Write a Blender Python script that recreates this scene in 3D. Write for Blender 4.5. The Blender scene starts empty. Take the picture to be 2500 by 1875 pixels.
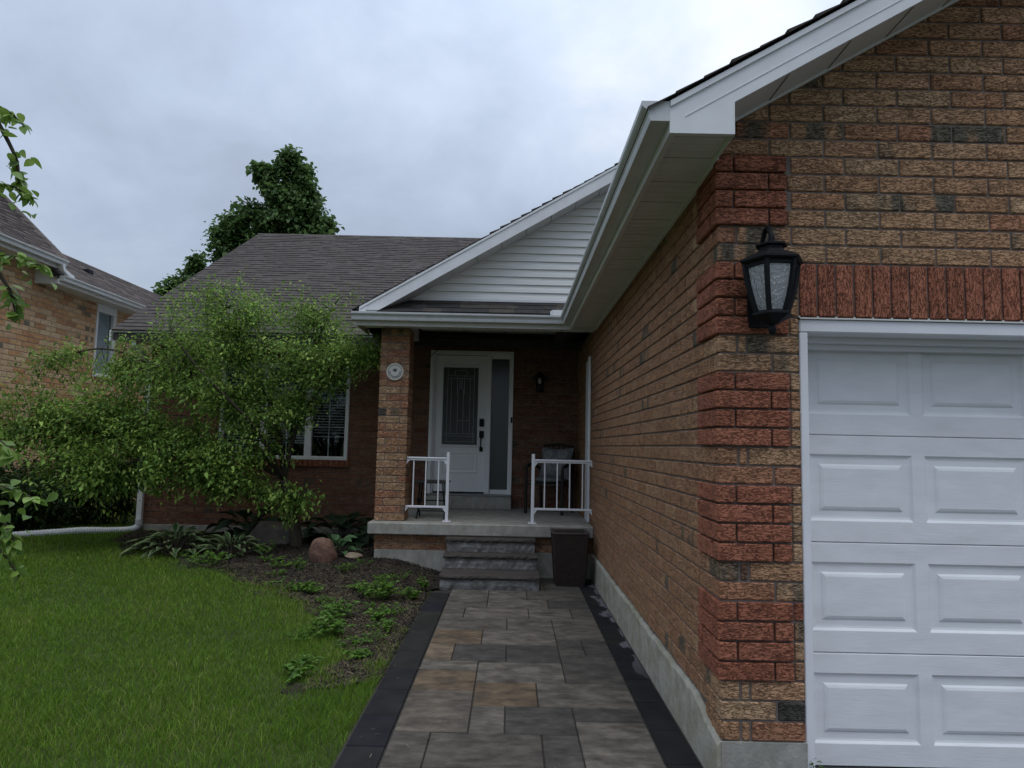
import bpy, math, random
import numpy as np
from mathutils import Vector, Matrix, Euler

random.seed(7); RNG = np.random.default_rng(7)
scene = bpy.context.scene
COL = scene.collection

# ------------------------------------------------------------------ camera
F_PX, PITCH, YAW, ROLL = 1664.6, math.radians(5.219), math.radians(-0.031), math.radians(1.215)
CAM = Vector((-0.98287, -3.22856, 1.31327))
_f = Vector((math.sin(YAW)*math.cos(PITCH), math.cos(YAW)*math.cos(PITCH), math.sin(PITCH)))
_r = Vector((math.cos(YAW), -math.sin(YAW), 0)); _u = _r.cross(_f)
CR = _r*math.cos(ROLL) + _u*math.sin(ROLL); CU = -_r*math.sin(ROLL) + _u*math.cos(ROLL)
cam_data = bpy.data.cameras.new('camera'); cam = bpy.data.objects.new('camera', cam_data); COL.objects.link(cam)
cam_data.sensor_width = 36.0; cam_data.lens = F_PX/2500*36.0
cam_data.clip_start = 0.05; cam_data.clip_end = 2000
cam.matrix_world = Matrix(((CR.x, CU.x, -_f.x, CAM.x), (CR.y, CU.y, -_f.y, CAM.y), (CR.z, CU.z, -_f.z, CAM.z), (0, 0, 0, 1)))
scene.camera = cam

# ------------------------------------------------------------------ sky and sun
SKY_SEED, SKY_TURN = 33.9, math.radians(14)
SUN_EL, SUN_AZ = math.radians(74), math.radians(140)      # azimuth clockwise from +Y: right, behind the camera
world = bpy.data.worlds.new('World'); scene.world = world; world.use_nodes = True
wn = world.node_tree; wn.nodes.clear()
def WN(t, **kw):
    n = wn.nodes.new(t)
    for k, v in kw.items():
        if k in n.inputs: n.inputs[k].default_value = v
        else: setattr(n, k, v)
    return n
W = wn.links.new
tc = WN('ShaderNodeTexCoord')
sep = WN('ShaderNodeSeparateXYZ'); vr = WN('ShaderNodeVectorRotate', rotation_type='Z_AXIS'); vr.inputs['Angle'].default_value = SKY_TURN; W(tc.outputs['Generated'], vr.inputs['Vector']); W(vr.outputs[0], sep.inputs[0])
zc = WN('ShaderNodeMath', operation='MAXIMUM'); W(sep.outputs['Z'], zc.inputs[0]); zc.inputs[1].default_value = 0.0
za = WN('ShaderNodeMath', operation='ADD'); W(zc.outputs[0], za.inputs[0]); za.inputs[1].default_value = 0.55
dx = WN('ShaderNodeMath', operation='DIVIDE'); W(sep.outputs['X'], dx.inputs[0]); W(za.outputs[0], dx.inputs[1])
dy = WN('ShaderNodeMath', operation='DIVIDE'); W(sep.outputs['Y'], dy.inputs[0]); W(za.outputs[0], dy.inputs[1])
cmb = WN('ShaderNodeCombineXYZ'); W(dx.outputs[0], cmb.inputs[0]); W(dy.outputs[0], cmb.inputs[1]); cmb.inputs[2].default_value = SKY_SEED
n1 = WN('ShaderNodeTexNoise', noise_dimensions='3D', Scale=1.25, Detail=6.0, Roughness=0.42, Distortion=0.25); W(cmb.outputs[0], n1.inputs['Vector'])
n2 = WN('ShaderNodeTexNoise', noise_dimensions='3D', Scale=4.6, Detail=8.0, Roughness=0.55, Distortion=0.3); W(cmb.outputs[0], n2.inputs['Vector'])
mx = WN('ShaderNodeMath', operation='MULTIPLY_ADD'); W(n2.outputs['Fac'], mx.inputs[0]); mx.inputs[1].default_value = 0.34; mx.inputs[2].default_value = -0.19
sm = WN('ShaderNodeMath', operation='ADD'); W(n1.outputs['Fac'], sm.inputs[0]); W(mx.outputs[0], sm.inputs[1])
rmp = WN('ShaderNodeValToRGB'); W(sm.outputs[0], rmp.inputs[0])
cr = rmp.color_ramp
cr.elements[0].position = 0.33; cr.elements[0].color = (0.31, 0.345, 0.43, 1)
cr.elements[1].position = 0.74; cr.elements[1].color = (0.84, 0.87, 0.92, 1)
for p, c in ((0.41, (0.37, 0.43, 0.54, 1)), (0.50, (0.45, 0.53, 0.67, 1)), (0.60, (0.56, 0.645, 0.785, 1))):
    e = cr.elements.new(p); e.color = c
sky = WN('ShaderNodeTexSky', sky_type='NISHITA'); sky.sun_disc = False
sky.sun_elevation = SUN_EL; sky.sun_rotation = SUN_AZ
b1 = WN('ShaderNodeBackground', Strength=0.08); W(sky.outputs[0], b1.inputs[0])
zen = WN('ShaderNodeMath', operation='MULTIPLY_ADD'); W(zc.outputs[0], zen.inputs[0]); zen.inputs[1].default_value = 1.45; zen.inputs[2].default_value = 0.68   # overcast: brighter overhead
b2 = WN('ShaderNodeBackground'); W(rmp.outputs[0], b2.inputs[0]); W(zen.outputs[0], b2.inputs['Strength'])
mixs = WN('ShaderNodeMixShader'); mixs.inputs[0].default_value = 0.88; W(b1.outputs[0], mixs.inputs[1]); W(b2.outputs[0], mixs.inputs[2])
wo = WN('ShaderNodeOutputWorld'); W(mixs.outputs[0], wo.inputs[0])

sun_d = bpy.data.lights.new('sun', 'SUN'); sun_d.energy = 1.35; sun_d.angle = math.radians(55); sun_d.color = (1.0, 0.98, 0.94)
sun = bpy.data.objects.new('sun', sun_d); COL.objects.link(sun)
sdir = Vector((math.sin(SUN_AZ)*math.cos(SUN_EL), math.cos(SUN_AZ)*math.cos(SUN_EL), math.sin(SUN_EL)))
sun.rotation_euler = (-sdir).to_track_quat('-Z', 'Y').to_euler(); sun.location = (0, -5, 12)
vs = scene.view_settings; vs.view_transform = 'Standard'; vs.look = 'None'; vs.exposure = 0.0; vs.gamma = 1.0; vs.use_curve_mapping = False
scene.render.engine = 'CYCLES'; scene.render.resolution_x = 1024; scene.render.resolution_y = 768
scene.cycles.max_bounces = 4; scene.cycles.diffuse_bounces = 3; scene.cycles.glossy_bounces = 2; scene.cycles.transmission_bounces = 4; scene.cycles.transparent_max_bounces = 6

# ------------------------------------------------------------------ helpers
def project(p):
    d = Vector(p) - CAM; w = d.dot(_f)
    if w < 0.05: return None
    return 1250 + F_PX*d.dot(CR)/w, 937.5 - F_PX*d.dot(CU)/w, w

def ss(t):
    t = np.clip(t, 0, 1); return t*t*(3-2*t)

ORG = {}                                     # world origin of each object (no object is rotated at thing level)
def _link(o, parent, world_loc):
    COL.objects.link(o)
    if parent is not None:
        o.parent = parent; o.location = Vector(world_loc) - ORG[parent.name]
    else:
        o.location = world_loc
    ORG[o.name] = Vector(world_loc)
    return o

def tag(o, label=None, cat=None, group=None, kind=None):
    if label: o['label'] = label
    if cat: o['category'] = cat
    if group: o['group'] = group
    if kind: o['kind'] = kind
    return o

def thing(name, loc, label, cat, group=None):
    o = bpy.data.objects.new(name, None); o.empty_display_size = 0.1
    _link(o, None, loc); return tag(o, label, cat, group)

def mesh_obj(name, verts, faces, mat, parent=None, smooth=False, kind=None, cols=None, origin=None):
    v = np.asarray(verts, dtype=float).reshape(-1, 3)
    lo, hi = v.min(0), v.max(0)
    c = np.array(origin, float) if origin is not None else np.array([(lo[0]+hi[0])/2, (lo[1]+hi[1])/2, lo[2]])
    me = bpy.data.meshes.new(name); me.from_pydata((v-c).tolist(), [], faces)
    if smooth: me.shade_smooth()
    if mat: me.materials.append(mat)
    if cols is not None:
        a = me.attributes.new('Col', 'FLOAT_COLOR', 'FACE'); a.data.foreach_set('color', np.asarray(cols, np.float32).ravel())
    me.update()
    o = bpy.data.objects.new(name, me); _link(o, parent, c)
    if kind: o['kind'] = kind
    return o

def fast_obj(name, V, quads, tris, mat, parent=None, cols=None, kind=None, origin=(0, 0, 0), smooth=False):
    """big numpy mesh; cols per face, quads first then tris"""
    o0 = np.array(origin, float); V = np.asarray(V, np.float32) - o0.astype(np.float32)
    q = np.asarray(quads, np.int32).reshape(-1, 4); t = np.asarray(tris, np.int32).reshape(-1, 3)
    me = bpy.data.meshes.new(name); me.vertices.add(len(V)); me.vertices.foreach_set('co', V.ravel())
    li = np.concatenate([q.ravel(), t.ravel()]); me.loops.add(len(li)); me.loops.foreach_set('vertex_index', li)
    tot = np.concatenate([np.full(len(q), 4, np.int32), np.full(len(t), 3, np.int32)])
    st = np.concatenate([[0], np.cumsum(tot)[:-1]]).astype(np.int32)
    me.polygons.add(len(tot)); me.polygons.foreach_set('loop_start', st)
    try: me.polygons.foreach_set('loop_total', tot)
    except Exception: pass
    me.update(calc_edges=True); me.validate()
    if smooth: me.shade_smooth()
    if mat: me.materials.append(mat)
    if cols is not None:
        a = me.attributes.new('Col', 'FLOAT_COLOR', 'FACE'); a.data.foreach_set('color', np.asarray(cols, np.float32).ravel())
    o = bpy.data.objects.new(name, me); _link(o, parent, o0)
    if kind: o['kind'] = kind
    return o

class MB:
    """collects shapes in world coordinates; build() links them as ONE mesh object"""
    def __init__(s): s.v = []; s.f = []; s.c = []
    def add(s, v, f, col=None):
        n = len(s.v); s.v += [tuple(p) for p in v]; s.f += [tuple(i+n for i in q) for q in f]; s.c += [col or (1, 1, 1, 1)]*len(f); return s
    def box(s, x0, x1, y0, y1, z0, z1, col=None, bev=0.0):
        if bev <= 0:
            v = [(x0, y0, z0), (x1, y0, z0), (x1, y1, z0), (x0, y1, z0), (x0, y0, z1), (x1, y0, z1), (x1, y1, z1), (x0, y1, z1)]
            return s.add(v, [(0, 3, 2, 1), (4, 5, 6, 7), (0, 1, 5, 4), (1, 2, 6, 5), (2, 3, 7, 6), (3, 0, 4, 7)], col)
        b = min(bev, (x1-x0)/2.01, (y1-y0)/2.01, (z1-z0)/2.01); v = []; f = []
        # chamfered box: 24 verts
        idx = {}
        for ix, X in enumerate((x0, x1)):
            for iy, Y in enumerate((y0, y1)):
                for iz, Zz in enumerate((z0, z1)):
                    sx, sy, sz = (b if ix == 0 else -b), (b if iy == 0 else -b), (b if iz == 0 else -b)
                    idx[ix, iy, iz, 'x'] = len(v); v.append((X, Y+sy, Zz+sz))
                    idx[ix, iy, iz, 'y'] = len(v); v.append((X+sx, Y, Zz+sz))
                    idx[ix, iy, iz, 'z'] = len(v); v.append((X+sx, Y+sy, Zz))
        I = lambda a, b_, c, d: idx[a, b_, c, d]
        f += [(I(0,0,0,'x'), I(0,0,1,'x'), I(0,1,1,'x'), I(0,1,0,'x')), (I(1,0,0,'x'), I(1,1,0,'x'), I(1,1,1,'x'), I(1,0,1,'x')),
              (I(0,0,0,'y'), I(1,0,0,'y'), I(1,0,1,'y'), I(0,0,1,'y')), (I(0,1,0,'y'), I(0,1,1,'y'), I(1,1,1,'y'), I(1,1,0,'y')),
              (I(0,0,0,'z'), I(0,1,0,'z'), I(1,1,0,'z'), I(1,0,0,'z')), (I(0,0,1,'z'), I(1,0,1,'z'), I(1,1,1,'z'), I(0,1,1,'z'))]
        for a in (0, 1):
            for c in (0, 1):
                f += [(I(a,c,0,'x'), I(a,c,1,'x'), I(a,c,1,'y'), I(a,c,0,'y')), (I(a,0,c,'x'), I(a,1,c,'x'), I(a,1,c,'z'), I(a,0,c,'z')), (I(0,a,c,'y'), I(1,a,c,'y'), I(1,a,c,'z'), I(0,a,c,'z'))]
                for d in (0, 1): f.append((I(a,c,d,'x'), I(a,c,d,'y'), I(a,c,d,'z')))
        return s.add(v, f, col)
    def prism(s, poly, vec, col=None):
        """poly: list of 3D points (planar), extruded by vec"""
        n = len(poly); p = [Vector(a) for a in poly]; e = Vector(vec)
        v = p + [a+e for a in p]
        f = [tuple(range(n))[::-1], tuple(range(n, 2*n))] + [(i, (i+1) % n, n+(i+1) % n, n+i) for i in range(n)]
        return s.add(v, f, col)
    def tube(s, pts, rad, seg=6, cap=True, col=None):
        pts = [Vector(p) for p in pts]; rads = rad if isinstance(rad, (list, tuple)) else [rad]*len(pts)
        rings = []; up = None
        for i, p in enumerate(pts):
            t = (pts[min(i+1, len(pts)-1)] - pts[max(i-1, 0)]).normalized()
            if up is None: up = Vector((0, 0, 1)) if abs(t.z) < 0.9 else Vector((1, 0, 0))
            a = t.cross(up).normalized(); b = a.cross(t).normalized(); up = b
            rings.append([p + (a*math.cos(2*math.pi*k/seg) + b*math.sin(2*math.pi*k/seg))*rads[i] for k in range(seg)])
        v = [q for r in rings for q in r]; f = []
        for i in range(len(pts)-1):
            for k in range(seg):
                f.append((i*seg+k, i*seg+(k+1) % seg, (i+1)*seg+(k+1) % seg, (i+1)*seg+k))
        if cap: f += [tuple(range(seg))[::-1], tuple(range((len(pts)-1)*seg, len(pts)*seg))]
        return s.add(v, f, col)
    def lathe(s, center, prof, seg=12, phase=0.0, col=None, sx=1.0, sy=1.0):
        """prof: (radius, z) bottom to top about a vertical axis"""
        cx, cy, cz = center; v = []; f = []
        for r, z in prof:
            for k in range(seg):
                a = phase + 2*math.pi*k/seg; v.append((cx+sx*r*math.cos(a), cy+sy*r*math.sin(a), cz+z))
        for i in range(len(prof)-1):
            for k in range(seg): f.append((i*seg+k, i*seg+(k+1) % seg, (i+1)*seg+(k+1) % seg, (i+1)*seg+k))
        f += [tuple(range(seg))[::-1], tuple(range((len(prof)-1)*seg, len(prof)*seg))]
        return s.add(v, f, col)
    def build(s, name, mat, parent=None, smooth=False, kind=None, use_col=False, origin=None):
        return mesh_obj(name, s.v, s.f, mat, parent, smooth, kind, s.c if use_col else None, origin)

# ------------------------------------------------------------------ materials
def material(name, color=(0.5, 0.5, 0.5), rough=0.6, src=None, var=0.0, vscale=(6, 6, 6), bump=0.0, bscale=(60, 60, 60), bdist=0.004, detail=5.0,
             metal=0.0, spec=0.3, color2=None, fac2=0.5, trans=0.0, ridged=False, lo=0.38, hi=0.66):
    """procedural Principled material; src 'object' takes the object's own colour, 'attr' the per-face colour of a joined mesh"""
    m = bpy.data.materials.new(name); m.use_nodes = True; nt = m.node_tree; L = nt.links.new
    b = nt.nodes['Principled BSDF']; b.inputs['Roughness'].default_value = rough; b.inputs['Metallic'].default_value = metal
    b.inputs['Specular IOR Level'].default_value = spec
    def nd(t, **kw):
        n = nt.nodes.new(t)
        for k, v in kw.items():
            if k in n.inputs: n.inputs[k].default_value = v
            else: setattr(n, k, v)
        return n
    if src == 'object':
        oi = nd('ShaderNodeObjectInfo'); base = oi.outputs['Color']
    elif src == 'attr':
        at = nd('ShaderNodeAttribute'); at.attribute_name = 'Col'; base = at.outputs['Color']
    else:
        rgb = nd('ShaderNodeRGB'); rgb.outputs[0].default_value = (*color, 1); base = rgb.outputs[0]
    geo = nd('ShaderNodeNewGeometry')
    def noise(scale, det=5.0, rid=False, rough_=0.55):
        mp = nd('ShaderNodeVectorMath', operation='MULTIPLY'); L(geo.outputs['Position'], mp.inputs[0]); mp.inputs[1].default_value = scale
        n = nd('ShaderNodeTexNoise', Scale=1.0, Detail=det, Roughness=rough_); L(mp.outputs[0], n.inputs['Vector'])
        if rid: n.noise_type = 'RIDGED_MULTIFRACTAL'
        return n.outputs['Fac']
    if color2 is not None:
        nz = noise(vscale); mr = nd('ShaderNodeMapRange'); mr.inputs['From Min'].default_value = lo; mr.inputs['From Max'].default_value = hi
        mr.inputs['To Max'].default_value = fac2; L(nz, mr.inputs['Value'])
        mxn = nd('ShaderNodeMix', data_type='RGBA'); L(mr.outputs[0], mxn.inputs['Factor']); L(base, mxn.inputs['A']); mxn.inputs['B'].default_value = (*color2, 1)
        base = mxn.outputs['Result']
    if var > 0:
        nz = noise(tuple(2.3*a for a in vscale) if color2 is not None else vscale)
        mr = nd('ShaderNodeMapRange'); mr.inputs['From Min'].default_value = 0.3; mr.inputs['From Max'].default_value = 0.7
        mr.inputs['To Min'].default_value = 1-var; mr.inputs['To Max'].default_value = 1+var; L(nz, mr.inputs['Value'])
        hs = nd('ShaderNodeHueSaturation'); L(base, hs.inputs['Color']); L(mr.outputs[0], hs.inputs['Value']); base = hs.outputs[0]
    L(base, b.inputs['Base Color'])
    if bump > 0:
        bp = nd('ShaderNodeBump', Strength=bump, Distance=bdist); L(noise(bscale, detail, ridged), bp.inputs['Height']); L(bp.outputs[0], b.inputs['Normal'])
    if trans > 0:
        out = nt.nodes['Material Output']; tr = nd('ShaderNodeBsdfTranslucent'); L(base, tr.inputs['Color'])
        ms = nd('ShaderNodeMixShader'); ms.inputs[0].default_value = trans; L(b.outputs[0], ms.inputs[1]); L(tr.outputs[0], ms.inputs[2]); L(ms.outputs[0], out.inputs['Surface'])
    return m

def brick_material(name, src, relief=1.0, dist=0.009, turn=False):
    """rugged 'bark' faced clay brick. The colour's alpha says how much grey flash the brick carries"""
    m = bpy.data.materials.new(name); m.use_nodes = True; nt = m.node_tree; L = nt.links.new
    b = nt.nodes['Principled BSDF']; b.inputs['Roughness'].default_value = 0.85; b.inputs['Specular IOR Level'].default_value = 0.15
    N = nt.nodes.new
    if src == 'object': oi = N('ShaderNodeObjectInfo'); base, alpha = oi.outputs['Color'], oi.outputs['Alpha']
    else:
        at = N('ShaderNodeAttribute'); at.attribute_name = 'Col'; base, alpha = at.outputs['Color'], at.outputs['Alpha']
    geo = N('ShaderNodeNewGeometry'); sp = N('ShaderNodeSeparateXYZ'); L(geo.outputs['Position'], sp.inputs[0])
    ad = N('ShaderNodeMath'); ad.operation = 'ADD'; L(sp.outputs['X'], ad.inputs[0]); L(sp.outputs['Y'], ad.inputs[1])
    cb = N('ShaderNodeCombineXYZ'); L(ad.outputs[0], cb.inputs[1 if turn else 0]); L(sp.outputs['Z'], cb.inputs[0 if turn else 1])
    def noise(sx, sz, det=4.0, typ=None, dis=0.0, rg=0.55):
        mp = N('ShaderNodeVectorMath'); mp.operation = 'MULTIPLY'; L(cb.outputs[0], mp.inputs[0]); mp.inputs[1].default_value = (sx, sz, 1)
        n = N('ShaderNodeTexNoise'); n.inputs['Scale'].default_value = 1; n.inputs['Detail'].default_value = det; n.inputs['Distortion'].default_value = dis; n.inputs['Roughness'].default_value = rg
        if typ: n.noise_type = typ
        L(mp.outputs[0], n.inputs['Vector']); return n.outputs['Fac']
    # grey flash with soft edges
    fl = noise(7.5, 1.2, 1.0); mr = N('ShaderNodeMapRange'); mr.inputs['From Min'].default_value = 0.43; mr.inputs['From Max'].default_value = 0.56; L(fl, mr.inputs['Value'])
    mu = N('ShaderNodeMath'); mu.operation = 'MULTIPLY'; L(mr.outputs[0], mu.inputs[0])
    inv = N('ShaderNodeMath'); inv.operation = 'SUBTRACT'; inv.inputs[0].default_value = 0.97; L(alpha, inv.inputs[1]); L(inv.outputs[0], mu.inputs[1])
    mxn = N('ShaderNodeMix'); mxn.data_type = 'RGBA'; L(mu.outputs[0], mxn.inputs['Factor']); L(base, mxn.inputs['A']); mxn.inputs['B'].default_value = (0.135, 0.125, 0.095, 1)
    # sand-coated ridges; darker clay in the wavy creases, with crevice shade painted into the colour
    t1 = noise(9, 24, 4.0); r1 = N('ShaderNodeMapRange'); r1.inputs['From Min'].default_value = 0.35; r1.inputs['From Max'].default_value = 0.65; r1.inputs['To Min'].default_value = 0.84; r1.inputs['To Max'].default_value = 1.16; L(t1, r1.inputs['Value'])
    hs = N('ShaderNodeHueSaturation'); L(mxn.outputs['Result'], hs.inputs['Color']); L(r1.outputs[0], hs.inputs['Value'])
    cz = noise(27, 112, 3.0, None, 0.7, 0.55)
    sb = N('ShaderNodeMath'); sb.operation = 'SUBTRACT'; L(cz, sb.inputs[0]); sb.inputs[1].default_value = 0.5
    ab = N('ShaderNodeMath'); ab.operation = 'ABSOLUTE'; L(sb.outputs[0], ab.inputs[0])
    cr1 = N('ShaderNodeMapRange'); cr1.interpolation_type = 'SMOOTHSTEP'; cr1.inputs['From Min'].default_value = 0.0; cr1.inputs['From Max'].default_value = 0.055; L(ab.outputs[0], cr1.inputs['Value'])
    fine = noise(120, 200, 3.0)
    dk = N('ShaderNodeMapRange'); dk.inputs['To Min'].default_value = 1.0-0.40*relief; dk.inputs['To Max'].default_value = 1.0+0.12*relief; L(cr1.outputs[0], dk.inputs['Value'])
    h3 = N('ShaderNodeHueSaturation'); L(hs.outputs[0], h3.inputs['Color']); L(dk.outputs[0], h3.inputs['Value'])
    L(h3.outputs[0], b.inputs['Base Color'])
    aa = N('ShaderNodeMath'); aa.operation = 'MULTIPLY_ADD'; L(fine, aa.inputs[0]); aa.inputs[1].default_value = 0.35; L(cr1.outputs[0], aa.inputs[2])
    bp = N('ShaderNodeBump'); bp.inputs['Strength'].default_value = relief; bp.inputs['Distance'].default_value = dist; L(aa.outputs[0], bp.inputs['Height']); L(bp.outputs[0], b.inputs['Normal'])
    return m

def glass_material(name, tint=(0.02, 0.025, 0.03), clear=0.75, bump=0.0, bscale=(90, 90, 90), rough=0.02, bdist=0.004, ior=1.6):
    m = bpy.data.materials.new(name); m.use_nodes = True; nt = m.node_tree; L = nt.links.new; nt.nodes.remove(nt.nodes['Principled BSDF']); N = nt.nodes.new
    g = N('ShaderNodeBsdfGlossy'); g.inputs['Roughness'].default_value = rough
    t = N('ShaderNodeBsdfTransparent'); t.inputs['Color'].default_value = (0.86, 0.9, 0.9, 1)
    d = N('ShaderNodeBsdfDiffuse'); d.inputs['Color'].default_value = (*tint, 1)
    lw = N('ShaderNodeLayerWeight'); lw.inputs['Blend'].default_value = 0.5
    pw5 = N('ShaderNodeMath'); pw5.operation = 'POWER'; L(lw.outputs['Facing'], pw5.inputs[0]); pw5.inputs[1].default_value = 5.0
    f0 = ((ior-1)/(ior+1))**2; fr = N('ShaderNodeMath'); fr.operation = 'MULTIPLY_ADD'; L(pw5.outputs[0], fr.inputs[0]); fr.inputs[1].default_value = 1-f0; fr.inputs[2].default_value = f0
    m1 = N('ShaderNodeMixShader'); m1.inputs[0].default_value = clear; L(d.outputs[0], m1.inputs[1]); L(t.outputs[0], m1.inputs[2])
    m2 = N('ShaderNodeMixShader'); L(fr.outputs[0], m2.inputs[0]); L(m1.outputs[0], m2.inputs[1]); L(g.outputs[0], m2.inputs[2])
    if bump > 0:
        geo = N('ShaderNodeNewGeometry'); mp = N('ShaderNodeVectorMath'); mp.operation = 'MULTIPLY'; L(geo.outputs['Position'], mp.inputs[0]); mp.inputs[1].default_value = bscale
        nz = N('ShaderNodeTexNoise'); nz.inputs['Scale'].default_value = 1; nz.inputs['Detail'].default_value = 2; L(mp.outputs[0], nz.inputs['Vector'])
        bp = N('ShaderNodeBump'); bp.inputs['Strength'].default_value = bump; bp.inputs['Distance'].default_value = bdist; L(nz.outputs['Fac'], bp.inputs['Height'])
        L(bp.outputs[0], g.inputs['Normal']); L(bp.outputs[0], lw.inputs['Normal'])
    L(m2.outputs[0], nt.nodes['Material Output'].inputs['Surface'])
    return m

MT = {}
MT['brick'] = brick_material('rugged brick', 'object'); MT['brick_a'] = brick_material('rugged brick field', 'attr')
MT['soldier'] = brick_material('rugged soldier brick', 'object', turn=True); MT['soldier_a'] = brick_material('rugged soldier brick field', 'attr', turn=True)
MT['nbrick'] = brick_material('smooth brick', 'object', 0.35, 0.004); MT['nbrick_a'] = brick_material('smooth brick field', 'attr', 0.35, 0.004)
MT['mortar'] = material('mortar', (0.185, 0.155, 0.138), 0.95, var=0.25, vscale=(9, 9, 9), bump=0.5, bscale=(220, 220, 220), bdist=0.003)
MT['white'] = material('white aluminium', (0.76, 0.775, 0.79), 0.42, var=0.05, vscale=(3, 3, 3), spec=0.4, color2=(0.55, 0.54, 0.51), fac2=0.18)
MT['gutter'] = material('gutter aluminium', (0.62, 0.635, 0.635), 0.38, var=0.05, vscale=(5, 5, 5), spec=0.45, color2=(0.36, 0.37, 0.34), fac2=0.35, lo=0.45, hi=0.8)
MT['soffit'] = material('soffit vinyl', (0.70, 0.695, 0.68), 0.6, var=0.06, vscale=(4, 4, 4), bump=0.25, bscale=(140, 140, 8), bdist=0.002)
MT['siding'] = material('vinyl siding', (0.84, 0.84, 0.82), 0.5, var=0.05, vscale=(1.5, 1.5, 18), bump=0.15, bscale=(40, 40, 220), bdist=0.002, color2=(0.60, 0.58, 0.5), fac2=0.2)
MT['doorwhite'] = material('painted door', (0.84, 0.845, 0.85), 0.45, var=0.03, vscale=(3, 3, 3))
MT['garage'] = material('embossed steel door', (0.82, 0.83, 0.84), 0.5, var=0.05, vscale=(2, 2, 6), bump=0.4, bscale=(14, 14, 150), bdist=0.0022, spec=0.35, color2=(0.5, 0.5, 0.5), fac2=0.2, lo=0.5, hi=0.8)
MT['gframe'] = material('vinyl door frame', (0.82, 0.825, 0.85), 0.4, var=0.03)
MT['caulk'] = material('caulk bead', (0.72, 0.71, 0.68), 0.7, bump=0.4, bscale=(60, 60, 60), bdist=0.004)
MT['concrete'] = material('weathered concrete', (0.36, 0.35, 0.31), 0.9, var=0.16, vscale=(7, 7, 5), bump=0.6, bscale=(70, 70, 70), bdist=0.005, color2=(0.23, 0.22, 0.18), fac2=0.6)
MT['parge'] = material('parged foundation', (0.40, 0.39, 0.33), 0.9, var=0.14, vscale=(5, 5, 7), bump=0.8, bscale=(38, 38, 38), bdist=0.007, color2=(0.27, 0.245, 0.17), fac2=0.75)
MT['shingle'] = material('asphalt shingle', src='object', rough=0.95, var=0.22, vscale=(9, 9, 9), bump=0.6, bscale=(260, 260, 260), bdist=0.003)
MT['shingle_a'] = material('asphalt shingle field', src='attr', rough=0.95, var=0.22, vscale=(9, 9, 9), bump=0.6, bscale=(260, 260, 260), bdist=0.003)
MT['paver'] = material('concrete paver', src='object', rough=0.85, var=0.30, vscale=(5.5, 10, 5.5), bump=0.6, bscale=(150, 190, 150), bdist=0.004, color2=(0.046, 0.041, 0.036), fac2=0.70, lo=0.38, hi=0.66, spec=0.15, detail=6.0)
MT['border'] = material('charcoal border paver', src='object', rough=0.85, var=0.25, vscale=(5, 5, 5), bump=0.4, bscale=(120, 120, 120), bdist=0.002, spec=0.06)
def stain(m):
    """pale film where the damp border has dried beside the foundation"""
    nt = m.node_tree; L = nt.links.new; N = nt.nodes.new; b = nt.nodes['Principled BSDF']; base = b.inputs['Base Color'].links[0].from_socket
    g = N('ShaderNodeNewGeometry'); sp = N('ShaderNodeSeparateXYZ'); L(g.outputs['Position'], sp.inputs[0])
    mp = N('ShaderNodeVectorMath'); mp.operation = 'MULTIPLY'; L(g.outputs['Position'], mp.inputs[0]); mp.inputs[1].default_value = (7, 4.2, 1)
    nz = N('ShaderNodeTexNoise'); nz.inputs['Scale'].default_value = 1; nz.inputs['Detail'].default_value = 5; L(mp.outputs[0], nz.inputs['Vector'])
    k = N('ShaderNodeMath'); k.operation = 'MULTIPLY_ADD'; L(sp.outputs['X'], k.inputs[0]); k.inputs[1].default_value = 2.6; L(nz.outputs['Fac'], k.inputs[2])
    f = N('ShaderNodeMapRange'); f.inputs['From Min'].default_value = 0.285; f.inputs['From Max'].default_value = 0.34; L(k.outputs[0], f.inputs['Value'])
    y = N('ShaderNodeMapRange'); y.inputs['From Min'].default_value = 1.2; y.inputs['From Max'].default_value = 2.2; L(sp.outputs['Y'], y.inputs['Value'])
    q = N('ShaderNodeMath'); q.operation = 'MULTIPLY'; L(f.outputs[0], q.inputs[0]); L(y.outputs[0], q.inputs[1])
    mx_ = N('ShaderNodeMix'); mx_.data_type = 'RGBA'; L(q.outputs[0], mx_.inputs['Factor']); L(base, mx_.inputs['A']); mx_.inputs['B'].default_value = (0.135, 0.136, 0.142, 1); L(mx_.outputs['Result'], b.inputs['Base Color']); return m
MT['border_damp'] = stain(material('damp charcoal border paver', src='object', rough=0.8, var=0.25, vscale=(5, 5, 5), bump=0.4, bscale=(120, 120, 120), bdist=0.002, spec=0.08))
MT['sand'] = material('joint sand', (0.045, 0.042, 0.038), 0.95, var=0.3, vscale=(30, 30, 30), bump=0.8, bscale=(200, 200, 200))
MT['tread'] = material('sandstone tread', (0.068, 0.058, 0.051), 0.85, var=0.18, vscale=(4, 8, 8), bump=0.7, bscale=(50, 50, 80), bdist=0.006)
MT['riser'] = material('split stone riser', (0.29, 0.285, 0.275), 0.9, var=0.30, vscale=(8, 8, 14), bump=0.9, bscale=(26, 26, 34), bdist=0.012, color2=(0.095, 0.092, 0.088), fac2=0.75, lo=0.36, hi=0.64)
MT['black'] = material('black powder coat', (0.009, 0.010, 0.012), 0.6, var=0.15, spec=0.2)
MT['bronze'] = material('dark bronze frame', (0.02, 0.018, 0.017), 0.55, spec=0.3)
MT['rail'] = material('white rail paint', (0.74, 0.74, 0.76), 0.4, var=0.04, vscale=(20, 20, 20), color2=(0.35, 0.3, 0.25), fac2=0.35, lo=0.62, hi=0.75)
MT['dark'] = material('dark interior', (0.012, 0.012, 0.013), 0.9)
MT['blind'] = material('blind slat', (0.55, 0.55, 0.55), 0.6)
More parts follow.
